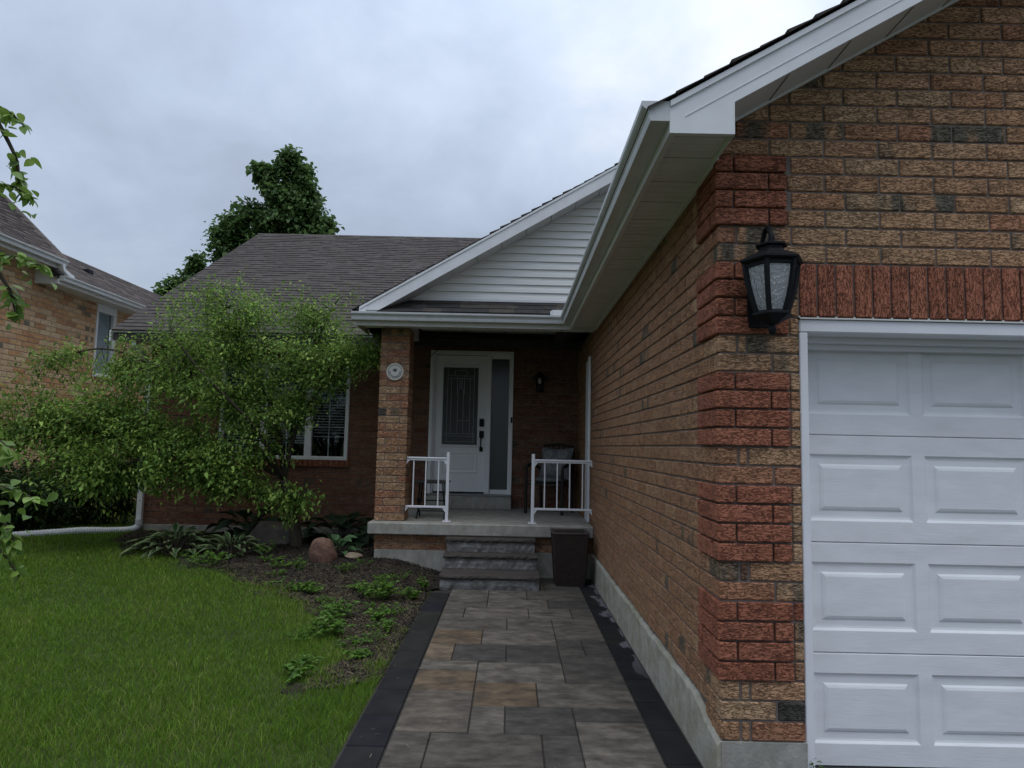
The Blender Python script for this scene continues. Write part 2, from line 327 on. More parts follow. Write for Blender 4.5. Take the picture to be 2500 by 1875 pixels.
MT['curtain'] = material('sheer curtain', (0.62, 0.66, 0.70), 0.9, var=0.15, vscale=(2, 22, 0.6))
MT['pane'] = glass_material('window pane', clear=0.93)
MT['deco'] = glass_material('hammered door glass', tint=(0.03, 0.036, 0.035), clear=0.25, bump=1.0, bscale=(62, 62, 48), rough=0.04, bdist=0.02, ior=2.0)
MT['frost'] = glass_material('frosted sidelight', tint=(0.05, 0.060, 0.063), clear=0.06, rough=0.22)
MT['lens'] = glass_material('seeded lantern glass', tint=(0.42, 0.44, 0.44), clear=0.22, bump=1.0, bscale=(70, 70, 55), rough=0.04, bdist=0.02, ior=2.0)
MT['came'] = material('lead came', (0.30, 0.31, 0.31), 0.4, metal=0.6)
MT['wicker'] = material('brown resin wicker', (0.050, 0.038, 0.032), 0.45, var=0.3, vscale=(40, 40, 40), spec=0.35)
MT['soil'] = material('garden soil', (0.022, 0.018, 0.014), 0.95, var=0.35, vscale=(14, 14, 14), bump=1.0, bscale=(55, 55, 55), bdist=0.02, color2=(0.055, 0.046, 0.032), fac2=0.5)
MT['chips'] = material('mulch chips', src='attr', rough=0.9)
MT['lawn'] = material('lawn soil and thatch', (0.045, 0.062, 0.016), 0.95, var=0.35, vscale=(5, 5, 5), bump=0.8, bscale=(60, 60, 60), bdist=0.02)
MT['grass'] = material('grass blades', src='attr', rough=0.6, trans=0.35, spec=0.2)
MT['leaf'] = material('leaves', src='attr', rough=0.5, trans=0.42, spec=0.28)
MT['leaf_o'] = material('single leaf', src='object', rough=0.42, trans=0.35, spec=0.35, var=0.12, vscale=(30, 30, 30))
MT['hosta'] = material('hosta leaf', src='attr', rough=0.5, trans=0.22, spec=0.3)
MT['bark'] = material('bark', (0.075, 0.062, 0.048), 0.9, var=0.3, vscale=(20, 20, 6), bump=0.9, bscale=(60, 60, 14), bdist=0.008)
MT['twig'] = material('twig bark', (0.05, 0.042, 0.03), 0.85, var=0.2)
MT['rock_red'] = material('red granite boulder', (0.165, 0.095, 0.068), 0.9, var=0.34, vscale=(12, 12, 12), bump=0.7, bscale=(45, 45, 45), bdist=0.008, color2=(0.12, 0.06, 0.045), fac2=0.6)
MT['rock_grey'] = material('grey field stone', (0.12, 0.105, 0.09), 0.9, var=0.25, vscale=(9, 9, 9), bump=0.8, bscale=(30, 30, 30), bdist=0.01)
MT['rock_tan'] = material('tan flat stone', (0.24, 0.19, 0.135), 0.9, var=0.3, vscale=(9, 9, 9), bump=0.5, bscale=(40, 40, 40), bdist=0.006)
MT['pvc'] = material('white corrugated plastic', (0.66, 0.68, 0.70), 0.45, var=0.06, color2=(0.4, 0.4, 0.36), fac2=0.3)
MT['asphalt'] = material('asphalt', (0.05, 0.05, 0.05), 0.95, var=0.25, vscale=(30, 30, 30), bump=0.6, bscale=(120, 120, 120))
MT['bulb'] = material('frosted bulb', (0.6, 0.6, 0.58), 0.3)
MT['wood'] = material('dark table top', (0.045, 0.043, 0.042), 0.5, var=0.15)
MT['fabric'] = material('grey patterned cushion', (0.13, 0.135, 0.14), 0.95, var=0.25, vscale=(28, 28, 28), bump=0.3, bscale=(200, 200, 200), color2=(0.27, 0.27, 0.265), fac2=0.5)
MT['pattern'] = material('pale printed rings', (0.30, 0.30, 0.29), 0.95, var=0.2, vscale=(120, 120, 120))
MT['ceramic'] = material('glazed plaque', (0.62, 0.59, 0.52), 0.35)
MT['ink'] = material('dark blue glaze', (0.03, 0.04, 0.06), 0.4)
MT['cable'] = material('tan cable', (0.12, 0.09, 0.06), 0.7)

# ------------------------------------------------------------------ ground
def gh(x, y):
    x = np.asarray(x, float); y = np.asarray(y, float)
    A = ss((y-1.0)/5.5)*ss((-1.95-x)/2.5); B = ss((-1.5-x)/0.9)*ss((y-3.4)/1.5)*ss((x+6.0)/1.5)
    h = -0.215 + 0.17*np.maximum(A, B) + 0.012*np.sin(x*2.1+0.4)*np.sin(y*1.7)*ss((-1.9-x)/0.6)
    return np.where((x > -1.80) & (x < 0.02) & (y < 4.98), -0.27, h)

def strip_axis(fine0, fine1, step, far):
    a = np.arange(fine0, fine1+1e-6, step); o = np.array([0.6, 1.5, 4, 12, 35, 110, far])
    return np.concatenate([fine0-o[::-1], a, fine1+o])
gx = strip_axis(-13.0, 0.0, 0.10, 420); gy = strip_axis(-2.5, 9.5, 0.125, 420)
GX, GY = np.meshgrid(gx, gy, indexing='ij'); GZ = gh(GX, GY)
V = np.stack([GX, GY, GZ], -1).reshape(-1, 3); nx, ny = len(gx), len(gy)
ii, jj = np.meshgrid(np.arange(nx-1), np.arange(ny-1), indexing='ij'); k0 = (ii*ny+jj).ravel()
Q = np.stack([k0, k0+ny, k0+ny+1, k0+1], -1)
tag(fast_obj('lawn', V, Q, [], MT['lawn'], smooth=True), 'lawn and soil around the houses', kind='structure')

BED = [(-1.78, 1.35), (-1.98, 1.18), (-2.22, 1.10), (-2.26, 1.45), (-2.08, 1.80), (-2.30, 2.30), (-2.62, 2.85), (-3.05, 3.42), (-3.85, 4.10), (-4.8, 4.80), (-5.75, 5.40), (-6.35, 6.0), (-6.42, 7.0), (-2.58, 7.0), (-2.58, 4.95), (-1.70, 4.95), (-1.70, 4.13), (-1.78, 4.05)]
def inpoly(px, py, poly):
    px = np.asarray(px, float); py = np.asarray(py, float); r = np.zeros(px.shape, bool); n = len(poly)
    for i in range(n):
        x1, y1 = poly[i]; x2, y2 = poly[(i+1) % n]
        c = ((y1 > py) != (y2 > py)) & (px < (x2-x1)*(py-y1)/(y2-y1+1e-12)+x1); r ^= c
    return r
bx = np.arange(-6.5, -1.68, 0.05); by = np.arange(0.9, 7.01, 0.05)
BX, BY = np.meshgrid(bx, by, indexing='ij')
BZ = gh(np.minimum(BX, -1.81), BY) + 0.008 + 0.010*np.sin(BX*17+BY*5)*np.sin(BY*19-BX*3)
ii, jj = np.meshgrid(np.arange(len(bx)-1), np.arange(len(by)-1), indexing='ij')
wob = 0.07*np.sin(BX*9+BY*4)+0.05*np.sin(BY*13)
keep = inpoly(BX[:-1, :-1]+0.025+wob[:-1, :-1]*(BX[:-1, :-1] < -1.95), BY[:-1, :-1]+0.025+wob[:-1, :-1]*(BX[:-1, :-1] < -1.95), BED)
k0 = (ii*len(by)+jj)[keep]; Q = np.stack([k0, k0+len(by), k0+len(by)+1, k0+1], -1)
V = np.stack([BX, BY, BZ], -1).reshape(-1, 3)
tag(fast_obj('garden_bed', V, Q, [], MT['soil'], smooth=True), 'dark soil garden bed beside the walkway', kind='structure')
mb = MB(); mb.box(0.02, 6.5, -30, 0.35, -0.40, -0.203); tag(mb.build('driveway', MT['asphalt']), 'asphalt driveway in front of the garage', kind='structure')

# walkway ---------------------------------------------------------------
mb = MB(); mb.box(-1.795, -0.004, -3.6, 4.96, -0.32, -0.212)
walk = tag(mb.build('walkway', MT['sand']), 'paver walkway along the garage wall', kind='structure')
PCACHE = {}
def paver(parent, x0, x1, y0, y1, col, mat, name='paver'):
    g = 0.0035; L_, D_ = round(x1-x0, 3), round(y1-y0, 3)
    key = (L_, D_, mat.name)
    if key not in PCACHE:
        b = MB(); b.box(-L_/2+g, L_/2-g, -D_/2+g, D_/2-g, -0.06, 0.0, bev=0.004); me = bpy.data.meshes.new(name); me.from_pydata(b.v, [], b.f); me.materials.append(mat); PCACHE[key] = me
    o = bpy.data.objects.new(name, PCACHE[key]); o.color = (*col, 1)
    return _link(o, parent, ((x0+x1)/2, (y0+y1)/2, -0.2 + random.uniform(-0.0012, 0.0012)))
GREYS = [(0.122, 0.108, 0.090), (0.142, 0.126, 0.106), (0.096, 0.086, 0.074), (0.130, 0.111, 0.089), (0.160, 0.142, 0.118)]
RUST = (0.150, 0.108, 0.070); DK = (0.080, 0.074, 0.067)
X = [-1.575, -1.375, -1.18, -0.985, -0.79, -0.595, -0.40, -0.205]
PV = [(0, 2, 3.70, 4.13), (2, 4, 3.70, 4.13), (4, 7, 3.70, 4.13), (0, 2, 3.34, 3.70), (2, 5, 3.34, 3.70), (5, 7, 3.34, 3.70, DK), (0, 1, 2.95, 3.34), (1, 4, 2.95, 3.34), (4, 6, 2.95, 3.34), (6, 7, 2.95, 3.34),
      (0, 3, 2.56, 2.95), (3, 5, 2.56, 2.95), (5, 7, 2.32, 2.95), (0, 2, 2.16, 2.56, RUST), (2, 5, 2.16, 2.56), (0, 1, 1.75, 2.16, (0.19, 0.145, 0.10)), (1, 3, 1.73, 2.16, DK), (3, 5, 1.73, 2.16, DK), (5, 6, 1.90, 2.32), (6, 7, 1.90, 2.32, DK),
      (0, 2, 1.54, 1.75), (0, 2, 1.16, 1.54, RUST), (2, 5, 1.32, 1.73), (5, 7, 1.32, 1.90), (0, 2, 0.54, 1.16), (2, 4, 0.92, 1.32, RUST), (4, 7, 0.91, 1.32), (2, 3, 0.53, 0.92), (3, 5, 0.53, 0.92, DK), (5, 7, 0.71, 0.91, DK),
      (0, 1, 0.13, 0.54), (1, 4, 0.13, 0.53), (4, 5, 0.10, 0.53, DK), (5, 7, 0.10, 0.71), (5, 7, 4.13, 4.55), (4, 5, 4.13, 4.55)]
y = 0.13
for r in range(9):                                          # the run that lies below the picture, up to the camera
    for a, b in random.choice([[(0, 2), (2, 4), (4, 7)], [(0, 1), (1, 4), (4, 5), (5, 7)], [(0, 3), (3, 5), (5, 7)]]): PV.append((a, b, y-0.39, y if a < 4 or r else 0.10))
    y -= 0.39
for p in PV: paver(walk, X[p[0]], X[p[1]], p[2], p[3], p[4] if len(p) > 4 else random.choice(GREYS), MT['paver'])
yy = 3.95
while yy > -3.4:
    paver(walk, -1.785, -1.58, yy-0.40, yy, (0.024+random.uniform(-.004, .005),)*2+(0.0255,), MT['border'], 'border_paver'); yy -= 0.40
yy = 4.62
while yy > -3.4:
    paver(walk, -0.20, -0.03, yy-0.40, yy, (0.021+random.uniform(-.003, .004),)*2+(0.022,), MT['border_damp'], 'border_paver'); yy -= 0.40

# ------------------------------------------------------------------ brickwork
C = 0.089                                           # one course
TAN = [(0.47, 0.282, 0.162), (0.49, 0.302, 0.175), (0.45, 0.255, 0.143), (0.47, 0.272, 0.157), (0.43, 0.23, 0.13), (0.51, 0.33, 0.195), (0.43, 0.21, 0.122)]
SIDE = [(0.405, 0.228, 0.128), (0.425, 0.245, 0.14), (0.385, 0.208, 0.116), (0.40, 0.218, 0.125)]
RED = [(0.37, 0.142, 0.085), (0.39, 0.153, 0.092), (0.35, 0.132, 0.079), (0.38, 0.145, 0.088)]
BROWN = [(0.29, 0.155, 0.10), (0.275, 0.14, 0.092), (0.30, 0.165, 0.105), (0.28, 0.135, 0.09)]
BUFF = [(0.58, 0.385, 0.215), (0.57, 0.35, 0.18), (0.60, 0.425, 0.255), (0.52, 0.295, 0.145), (0.57, 0.38, 0.225), (0.62, 0.445, 0.265), (0.48, 0.255, 0.13), (0.58, 0.40, 0.24)]
def tint(pal, flash=0.10, jit=0.08):
    c = random.choice(pal); k = 1+random.uniform(-jit, jit)
    a = random.uniform(0.0, 0.25) if random.random() < flash else random.uniform(0.9, 1.0)
    return (c[0]*k, c[1]*k, c[2]*k, a)

class Brickwork:
    """every brick is a box (x0,x1,y0,y1,z0,z1) with the side it shows; the largest in view become parts, the rest one joined field"""
    def __init__(s): s.b = []
    def add(s, face, box, col, cls='brick'):
        if min(box[1]-box[0], box[3]-box[2], box[5]-box[4]) > 0.012: s.b.append((face, box, col, cls))
    def area(s, e):
        f, (x0, x1, y0, y1, z0, z1) = e[0], e[1]
        P = {'F': [(x0, y0, z0), (x1, y0, z0), (x1, y0, z1), (x0, y0, z1)], 'W': [(x0, y0, z0), (x0, y1, z0), (x0, y1, z1), (x0, y0, z1)], 'E': [(x1, y0, z0), (x1, y1, z0), (x1, y1, z1), (x1, y0, z1)]}[f]
        q = [project(p) for p in P]
        if any(a is None for a in q): return 0
        cx = sum(a[0] for a in q)/4; cy = sum(a[1] for a in q)/4
        if not (-10 < cx < 2510 and -10 < cy < 1885): return 0
        return abs(sum(q[i][0]*q[(i+1) % 4][1]-q[(i+1) % 4][0]*q[i][1] for i in range(4)))/2
    def build(s, parent, mat_o, mat_a, limit=300, visible=lambda e: True):
        by = {}
        for e in s.b: by.setdefault(e[3], []).append(e)
        cache = {}
        for cls, L in by.items():
            A = sorted(((s.area(e) if visible(e) else 0, i) for i, e in enumerate(L)), reverse=True)
            pick = {i for a, i in A[:limit] if a > 60}; rest = MB()
            for i, e in enumerate(L):
                x0, x1, y0, y1, z0, z1 = e[1]; col = e[2]
                if i in pick:
                    d = (round(x1-x0, 3), round(y1-y0, 3), round(z1-z0, 3))
                    if d not in cache:
                        b = MB(); b.box(-d[0]/2, d[0]/2, -d[1]/2, d[1]/2, -d[2]/2, d[2]/2, bev=0.0045)
                        me = bpy.data.meshes.new(cls); me.from_pydata(b.v, [], b.f); me.materials.append(MT['soldier'] if cls == 'soldier_brick' else mat_o); cache[d] = me
                    o = bpy.data.objects.new(cls, cache[d]); o.color = col
                    w = random.uniform(-0.0015, 0.0015)
                    _link(o, parent, ((x0+x1)/2+(w if e[0] != 'F' else 0), (y0+y1)/2+(w if e[0] == 'F' else 0), (z0+z1)/2))
                else:
                    w = random.uniform(-0.0015, 0.0015); b = 0.004
                    if e[0] == 'F': O, S_, out, Ls, Dp = Vector((x0, y0+w, z0)), Vector((1, 0, 0)), Vector((0, -1, 0)), x1-x0, y1-y0
                    elif e[0] == 'W': O, S_, out, Ls, Dp = Vector((x0+w, y0, z0)), Vector((0, 1, 0)), Vector((-1, 0, 0)), y1-y0, x1-x0
                    else: O, S_, out, Ls, Dp = Vector((x1+w, y0, z0)), Vector((0, 1, 0)), Vector((1, 0, 0)), y1-y0, x1-x0
                    H = z1-z0; Zv = Vector((0, 0, 1)); v = []
                    for off, ins in ((-Dp, 0), (-b, 0), (0, b)):
                        for (u, t) in ((ins, ins), (Ls-ins, ins), (Ls-ins, H-ins), (ins, H-ins)): v.append(O+S_*u+Zv*t+out*off)
                    f = [(8, 9, 10, 11)] + [(k, (k+1) % 4, 4+(k+1) % 4, 4+k) for k in range(4)] + [(4+k, 4+(k+1) % 4, 8+(k+1) % 4, 8+k) for k in range(4)]
                    rest.add(v, f, col)
            if rest.v: rest.build(cls+'_field', MT['soldier_a'] if cls == 'soldier_brick' else mat_a, parent, kind='stuff', use_col=True)

def rows(bw, face, plane, s0, s1, z0, n0, n1, pal, openings=(), flash=0.10, depth=0.05, shift=0.0, cls='brick', unit=0.267, c=C):
    """running bond between s0 and s1 on a wall plane; openings are (s0,s1,z0,z1)"""
    for n in range(n0, n1):
        a = s0 - unit + ((n % 2)*unit/2 + shift) % unit
        za, zb = z0+n*c+0.005, z0+n*c+c-0.005
        while a < s1:
            segs = [(max(a, s0), min(a+unit-0.010, s1))]
            for (o0, o1, oz0, oz1) in openings:
                if zb > oz0+0.02 and za < oz1-0.02:
                    segs = [t for g in segs for t in ((g[0], min(g[1], o0)), (max(g[0], o1), g[1])) if t[1]-t[0] > 0.02]
            for g in segs:
                if g[1]-g[0] < 0.02: continue
                col = tint(pal, flash)
                if face == 'F': box = (g[0], g[1], plane, plane+depth, za, zb)
                elif face == 'W': box = (plane, plane+depth, g[0], g[1], za, zb)
                else: box = (plane-depth, plane, g[0], g[1], za, zb)
                bw.add(face, box, col, cls)
            a += unit

# ------------------------------------------------------------------ the house
house = thing('brick_house', (-2.0, 5.0, -0.2), 'tan brick bungalow with red quoins, covered porch and attached garage', 'house')
PIT = 0.5833
bw = Brickwork()
BOT = {0: 'A', 1: 'B', 2: 'A', 7: 'B', 8: 'A', 13: 'B', 14: 'A', 19: 'B', 20: 'A', 25: 'B', 26: 'A'}
def isred(n): return n in range(3, 7) or n in range(9, 13) or n in range(15, 19) or n in range(21, 25) or n in range(27, 31)
P_ = 0.015
for n in range(0, 31):
    za, zb = n*C+0.005, n*C+C-0.005
    if isred(n):
        long_first = ((n-3) % 2 == 0)
        if long_first:
            bw.add('F', (-P_, 0.240, -P_, 0.075, za, zb), tint(RED, 0), 'quoin_brick'); bw.add('F', (0.250, 0.332, -P_, 0.05, za, zb), tint(RED, 0), 'quoin_brick')
            bw.add('W', (-P_, 0.05, 0.085, 0.335, za, zb), tint(RED, 0), 'quoin_brick')
        else:
            bw.add('F', (-P_, 0.070, -P_, 0.243, za, zb), tint(RED, 0), 'quoin_brick'); bw.add('F', (0.080, 0.332, -P_, 0.05, za, zb), tint(RED, 0), 'quoin_brick')
            bw.add('W', (-P_, 0.05, 0.253, 0.335, za, zb), tint(RED, 0), 'quoin_brick')
        if n < 25: bw.add('F', (0.343, 0.384, 0, 0.05, za, zb), tint(RED if n in (6, 24) else TAN, 0.3))
        sy0 = 0.345
    else:
        if BOT.get(n, 'A') == 'A':
            bw.add('F', (0, 0.085, 0, 0.252, za, zb), tint(TAN, 0.1)); sy0 = 0.262
            if n < 22:
                bw.add('F', (0.097, 0.130, 0, 0.05, za, zb), tint(TAN if n != 8 else RED, 0.3)); bw.add('F', (0.141, 0.384, 0, 0.05, za, zb), tint(TAN))
        else:
            bw.add('F', (0, 0.252, 0, 0.085, za, zb), tint(TAN, 0.25 if n != 25 else 1.0)); sy0 = 0.095
            if n < 22: bw.add('F', (0.263, 0.384, 0, 0.05, za, zb), (0.075, 0.07, 0.06, 1) if n == 1 else tint(TAN, 0.3))
    # the long side wall, facing the walkway
    if n > 0:
        a = sy0
        if isred(n) and n % 2: bw.add('W', (0, 0.05, a, a+0.12, za, zb), tint(TAN, 0.08)); a += 0.13
        while a < 7.0:
            bw.add('W', (0, 0.05, a, min(a+0.257, 6.99), za, zb), tint(SIDE, 0.03, 0.05)); a += 0.267
# front wall above the door head, up into the gable
def gsof(x): return 2.838 + PIT*(x+0.318) - 0.135
for n in range(22, 58):
    za, zb = n*C+0.005, n*C+C-0.005
    if n < 25:
        rng = [(2.90, 6.0)]
    else: rng = [(0.343 if isred(n) and n < 31 else (0.262 if n % 2 else 0.095) if n < 31 else 0.0, 6.0)]
    for r0, r1 in rng:
        a = (0.262 if n % 2 else 0.095) - 0.267*3
        while a < r1:
            x0, x1 = max(a, r0), min(a+0.257, r1)
            def zroof(x): return min(gsof(x), gsof(5.92-x)) + 0.10
            if x1-x0 > 0.02 and zb < max(zroof(x0), zroof(x1)) and zb < zroof((x0+x1)/2)+0.05:
                bw.add('F', (x0, x1, 0, 0.05, za, zb), tint(TAN, 0.16 if n > 27 else 0.1))
            a += 0.267
for n in range(0, 22):
    rows(bw, 'F', 0.0, 2.90, 6.0, 0, n, n+1, TAN)
k = 0
while 0.388+k*C < 2.88:                                         # soldier course over the garage door
    bw.add('F', (0.393+k*C, 0.393+k*C+0.079, -0.004, 0.05, 22*C+0.006, 25*C-0.005), tint(RED, 0), 'soldier_brick'); k += 1
# porch and window wall
DX0, DX1, DZ0, DZ1 = -2.22, -0.965, 0.40, 2.735
WX0, WX1, WZ0, WZ1 = -5.35, -3.42, 1.05, 2.47
WALL_Y = 7.0
rows(bw, 'F', WALL_Y, -6.44, 0.0, 0.06, 0, 34, BROWN, [(DX0, DX1, 0.0, DZ1), (WX0, WX1, WZ0-0.09, WZ1), (-2.5, 0.0, -0.3, 0.40)], 0.05)
a = WX0-0.05
while a < WX1+0.04:                                             # red rowlock sill under the window
    bw.add('F', (a, a+0.068, WALL_Y-0.03, WALL_Y+0.05, WZ0-0.095, WZ0-0.004), tint(RED, 0), 'sill_brick'); a += 0.078
# pilaster, its front and right side
for n in range(26):
    za, zb = 0.402+n*C+0.005, 0.402+n*C+C-0.005; zb = min(zb, 2.716)
    if n % 2: s = [(-2.59, -2.335, 4.98, 5.07), (-2.325, -2.235, 4.98, 5.235), (-2.59, -2.49, 5.08, 5.33), (-2.325, -2.235, 5.245, 5.33)]
    else: s = [(-2.59, -2.50, 4.98, 5.235), (-2.49, -2.235, 4.98, 5.07), (-2.325, -2.235, 5.08, 5.33), (-2.59, -2.50, 5.245, 5.33)]
    for q in s: bw.add('F', (*q, za, zb), (0.10, 0.095, 0.075, 1) if n == 14 and q[0] < -2.5 else tint(TAN, 0.12), 'pilaster_brick')
# two courses below the slab
for n in range(2):
    rows(bw, 'F', 4.92, -2.57, -0.004, 0.085-0.011, n, n+1, TAN[2:5], [(-1.62, -0.74, -1, 2)], 0.05, shift=0.08, cls='plinth_brick')
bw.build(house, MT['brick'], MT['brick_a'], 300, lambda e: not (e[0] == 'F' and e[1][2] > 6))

# mortar walls behind the brick faces
REC = 0.009
mb = MB(); mb.prism([(REC, REC, -0.4), (0.379, REC, -0.4), (0.379, REC, 22*C), (2.905, REC, 22*C), (2.905, REC, -0.4), (6.0, REC, -0.4), (6.0, REC, 2.72), (2.96, REC, gsof(2.96)+0.06), (REC, REC, gsof(0)+0.06)], (0, 0.08, 0)); mb.build('front_wall', MT['mortar'], house)
mb = MB(); mb.box(REC, 0.12, 0.10, 7.3, -0.4, 2.80); mb.build('side_wall', MT['mortar'], house)
mb = MB(); mb.box(5.9, 6.0, 0.1, 7.3, -0.4, 2.72); mb.build('far_side_wall', MT['mortar'], house)
mb = MB(); y = WALL_Y+REC
for (x0, x1, z0, z1) in ((-6.44, WX0+0.005, -0.3, 3.0), (WX0+0.005, WX1-0.005, -0.3, WZ0-0.01), (WX0+0.005, WX1-0.005, WZ1-0.005, 3.0), (WX1-0.005, DX0+0.01, -0.3, 3.0), (DX0+0.01, DX1-0.01, DZ1-0.01, 3.0), (DX1-0.01, 0.01, -0.3, 3.0), (DX0+0.01, DX1-0.01, -0.3, 0.55)): mb.box(x0, x1, y, y+0.1, z0, z1)
mb.build('porch_wall', MT['mortar'], house)
mb = MB(); mb.prism([(-6.44, 7.009, -0.3), (-6.44, 16.6, -0.3), (-6.44, 16.6, 3.0), (-6.44, 11.72, 5.7), (-6.44, 7.009, 3.0)], (0.12, 0, 0)); mb.box(-6.44, 6.0, 16.5, 16.6, -0.3, 2.9); mb.box(5.9, 6.0, 7.31, 16.5, -0.3, 2.9); mb.build('rear_wall', MT['brick_a'], house, use_col=True)
mb = MB(); mb.box(-2.583, -2.242, 4.987, 5.323, 0.40, 2.72); mb.build('pilaster_core', MT['mortar'], house)
mb = MB(); mb.box(-2.563, -0.01, 4.93, 6.99, -0.3, 0.262); mb.build('plinth_core', MT['mortar'], house)
# concrete: foundation, parging, porch slab, door step
mb = MB(); mb.box(0.0, 0.39, -0.004, 0.15, -0.42, -0.001); mb.build('foundation', MT['concrete'], house)
v = []; f = []; ys = np.arange(0.0, 7.01, 0.035)
for i, y in enumerate(ys):
    top = 0.078 + 0.004*math.sin(y*3.3)+0.004*math.sin(y*19+1)+random.uniform(-0.006, 0.006)
    if y < 0.45: top -= (0.45-y)*0.20
    v += [(-0.022, y, -0.45), (-0.020, y, -0.05), (-0.017, y, top-0.02), (-0.004, y, top), (0.05, y, top)]
    if i:
        for k in range(4): f.append(((i-1)*5+k, i*5+k, i*5+k+1, (i-1)*5+k+1))
f.append((0, 1, 2, 3, 4))
mesh_obj('parging', v, f, MT['parge'], house)
mb = MB(); mb.box(-2.565, -0.02, 4.918, 4.99, -0.35, 0.078, bev=0.006); mb.build('plinth_base', MT['concrete'], house)
mb = MB(); mb.box(-6.44, -2.57, 6.985, 7.05, -0.35, 0.058, bev=0.005); mb.build('wall_base', MT['concrete'], house)
mb = MB(); mb.box(-2.635, -0.001, 4.82, 6.999, 0.262, 0.40, bev=0.012); mb.build('porch_slab', MT['concrete'], house)
mb = MB(); mb.box(-2.20, -0.965, 6.70, 6.998, 0.4005, 0.575, bev=0.008); mb.build('door_step', MT['concrete'], house)

# roofs ------------------------------------------------------------------
SHC = [(0.066, 0.056, 0.052), (0.061, 0.052, 0.048), (0.071, 0.061, 0.056), (0.057, 0.049, 0.046), (0.068, 0.058, 0.054)]
def shingles(parent, O, U, S, width, length, clip=None, limit=0, expo=0.143, pal=SHC, name='shingle', wmin=0.12, wmax=0.32, thick=0.011):
    """tabs laid row by row up a slope. U along the eave, S up the slope (unit). clip(u,s) keeps a tab"""
    O = Vector(O); U = Vector(U).normalized(); S = Vector(S).normalized(); Nn = U.cross(S).normalized()
    if Nn.z < 0: Nn = -Nn
    tabs = []; r = 0; s = 0.0
    while s < length-0.02:
        u = -random.uniform(0, 0.2); s1 = min(s+expo, length)
        while u < width:
            w = round(random.choice((0.14, 0.18, 0.22, 0.26, 0.30)), 3); u0, u1 = max(u, 0), min(u+w, width)
            if u1-u0 > 0.02 and (clip is None or clip((u0+u1)/2, (s+s1)/2)): tabs.append((u0, u1, s, s1, thick*random.choice((0.55, 1.0, 1.0)), random.choice(pal)))
            u += w
        s += expo; r += 1
    full = [i for i, t in enumerate(tabs) if abs((t[1]-t[0])-round((t[1]-t[0])/0.04+0.0)*0.04) < 1e6]
    pick = set()
    if limit:
        sc = []
        for i, t in enumerate(tabs):
            c = O+U*((t[0]+t[1])/2)+S*((t[2]+t[3])/2); q = project(c)
            if q and 640 < q[0] < 1180 and 560 < q[1] < 760: sc.append(((t[1]-t[0])/q[2]**2, i))      # the stretch the tree leaves open
        pick = {i for a, i in sorted(sc, reverse=True)[:limit]}
    rest = MB(); cache = {}
    def geom(w, t):
        # lower lip raised by t, tail tucked under the next row
        return [(0, 0, 0), (w, 0, 0), (w, 0, t), (0, 0, t), (w, expo+0.02, 0.002), (0, expo+0.02, 0.002)], [(0, 1, 2, 3), (3, 2, 4, 5), (1, 4, 2), (0, 3, 5)]
    for i, t in enumerate(tabs):
        w = t[1]-t[0]-0.002; base = O+U*t[0]+S*t[2]
        V_, F_ = geom(round(w, 3), round(t[4], 4))
        if i in pick:
            key = (round(w, 3), round(t[4], 4))
            if key not in cache:
                me = bpy.data.meshes.new(name); me.from_pydata([tuple(U*a+S*b+Nn*c) for a, b, c in V_], [], F_); me.materials.append(MT['shingle']); cache[key] = me
            o = bpy.data.objects.new(name, cache[key]); o.color = (*t[5], 1); _link(o, parent, base)
        else:
            rest.add([base+U*a+S*b+Nn*c for a, b, c in V_], F_, (*t[5], 1))
    if rest.v: rest.build(name+'_field', MT['shingle_a'], parent, kind='stuff', use_col=True)

SL = Vector((1, 0, PIT)).normalized(); SY = Vector((0, 1, PIT)).normalized()
# main roof, front slope and back slope
mb = MB(); RZ = 2.845+PIT*5.30
mb.prism([(-6.70, 6.42, 2.835), (-6.70, 11.72, RZ-0.008), (-6.70, 17.02, 2.835), (-6.70, 17.02, 2.70), (-6.70, 11.72, RZ-0.15), (-6.70, 6.42, 2.70)], (12.9, 0, 0)); mb.build('main_roof_deck', MT['shingle_a'], house, use_col=True)
bpy.data.objects['main_roof_deck'].data.attributes['Col'].data.foreach_set('color', np.tile(np.float32([0.05, 0.046, 0.045, 1]), len(bpy.data.objects['main_roof_deck'].data.polygons)))
mroof = mesh_obj('main_roof', [(-6.72, 6.40, 2.8415), (6.2, 6.40, 2.8415), (6.2, 11.72, RZ), (-6.72, 11.72, RZ), (-6.72, 17.04, 2.8415), (6.2, 17.04, 2.8415)], [(0, 1, 2, 3), (3, 2, 5, 4)], material('roof felt', (0.04, 0.037, 0.036), 0.95), house)
shingles(mroof, (-6.73, 6.39, 2.845), (1, 0, 0), SY, 9.5, 5.32*math.hypot(1, PIT), clip=lambda u, s: u < 5.2+1.0*s, limit=300, thick=0.014)
mb = MB()
for i in range(38):                                             # ridge caps
    x = -6.74+i*0.2; mb.add([(x, 11.58, RZ-0.065), (x, 11.72, RZ+0.022), (x, 11.86, RZ-0.065), (x+0.24, 11.58, RZ-0.075), (x+0.24, 11.72, RZ+0.010), (x+0.24, 11.86, RZ-0.075)], [(0, 3, 4, 1), (1, 4, 5, 2), (0, 1, 2)], (*random.choice(SHC), 1))
mb.build('ridge_cap', MT['shingle_a'], mroof, use_col=True)
mb = MB(); mb.prism([(-6.745, 6.40, 2.69), (-6.745, 6.40, 2.835), (-6.745, 11.72, RZ-0.012), (-6.745, 17.04, 2.835), (-6.745, 17.04, 2.69), (-6.745, 11.72, RZ-0.16)], (0.02, 0, 0)); mb.build('verge_board', MT['white'], house)
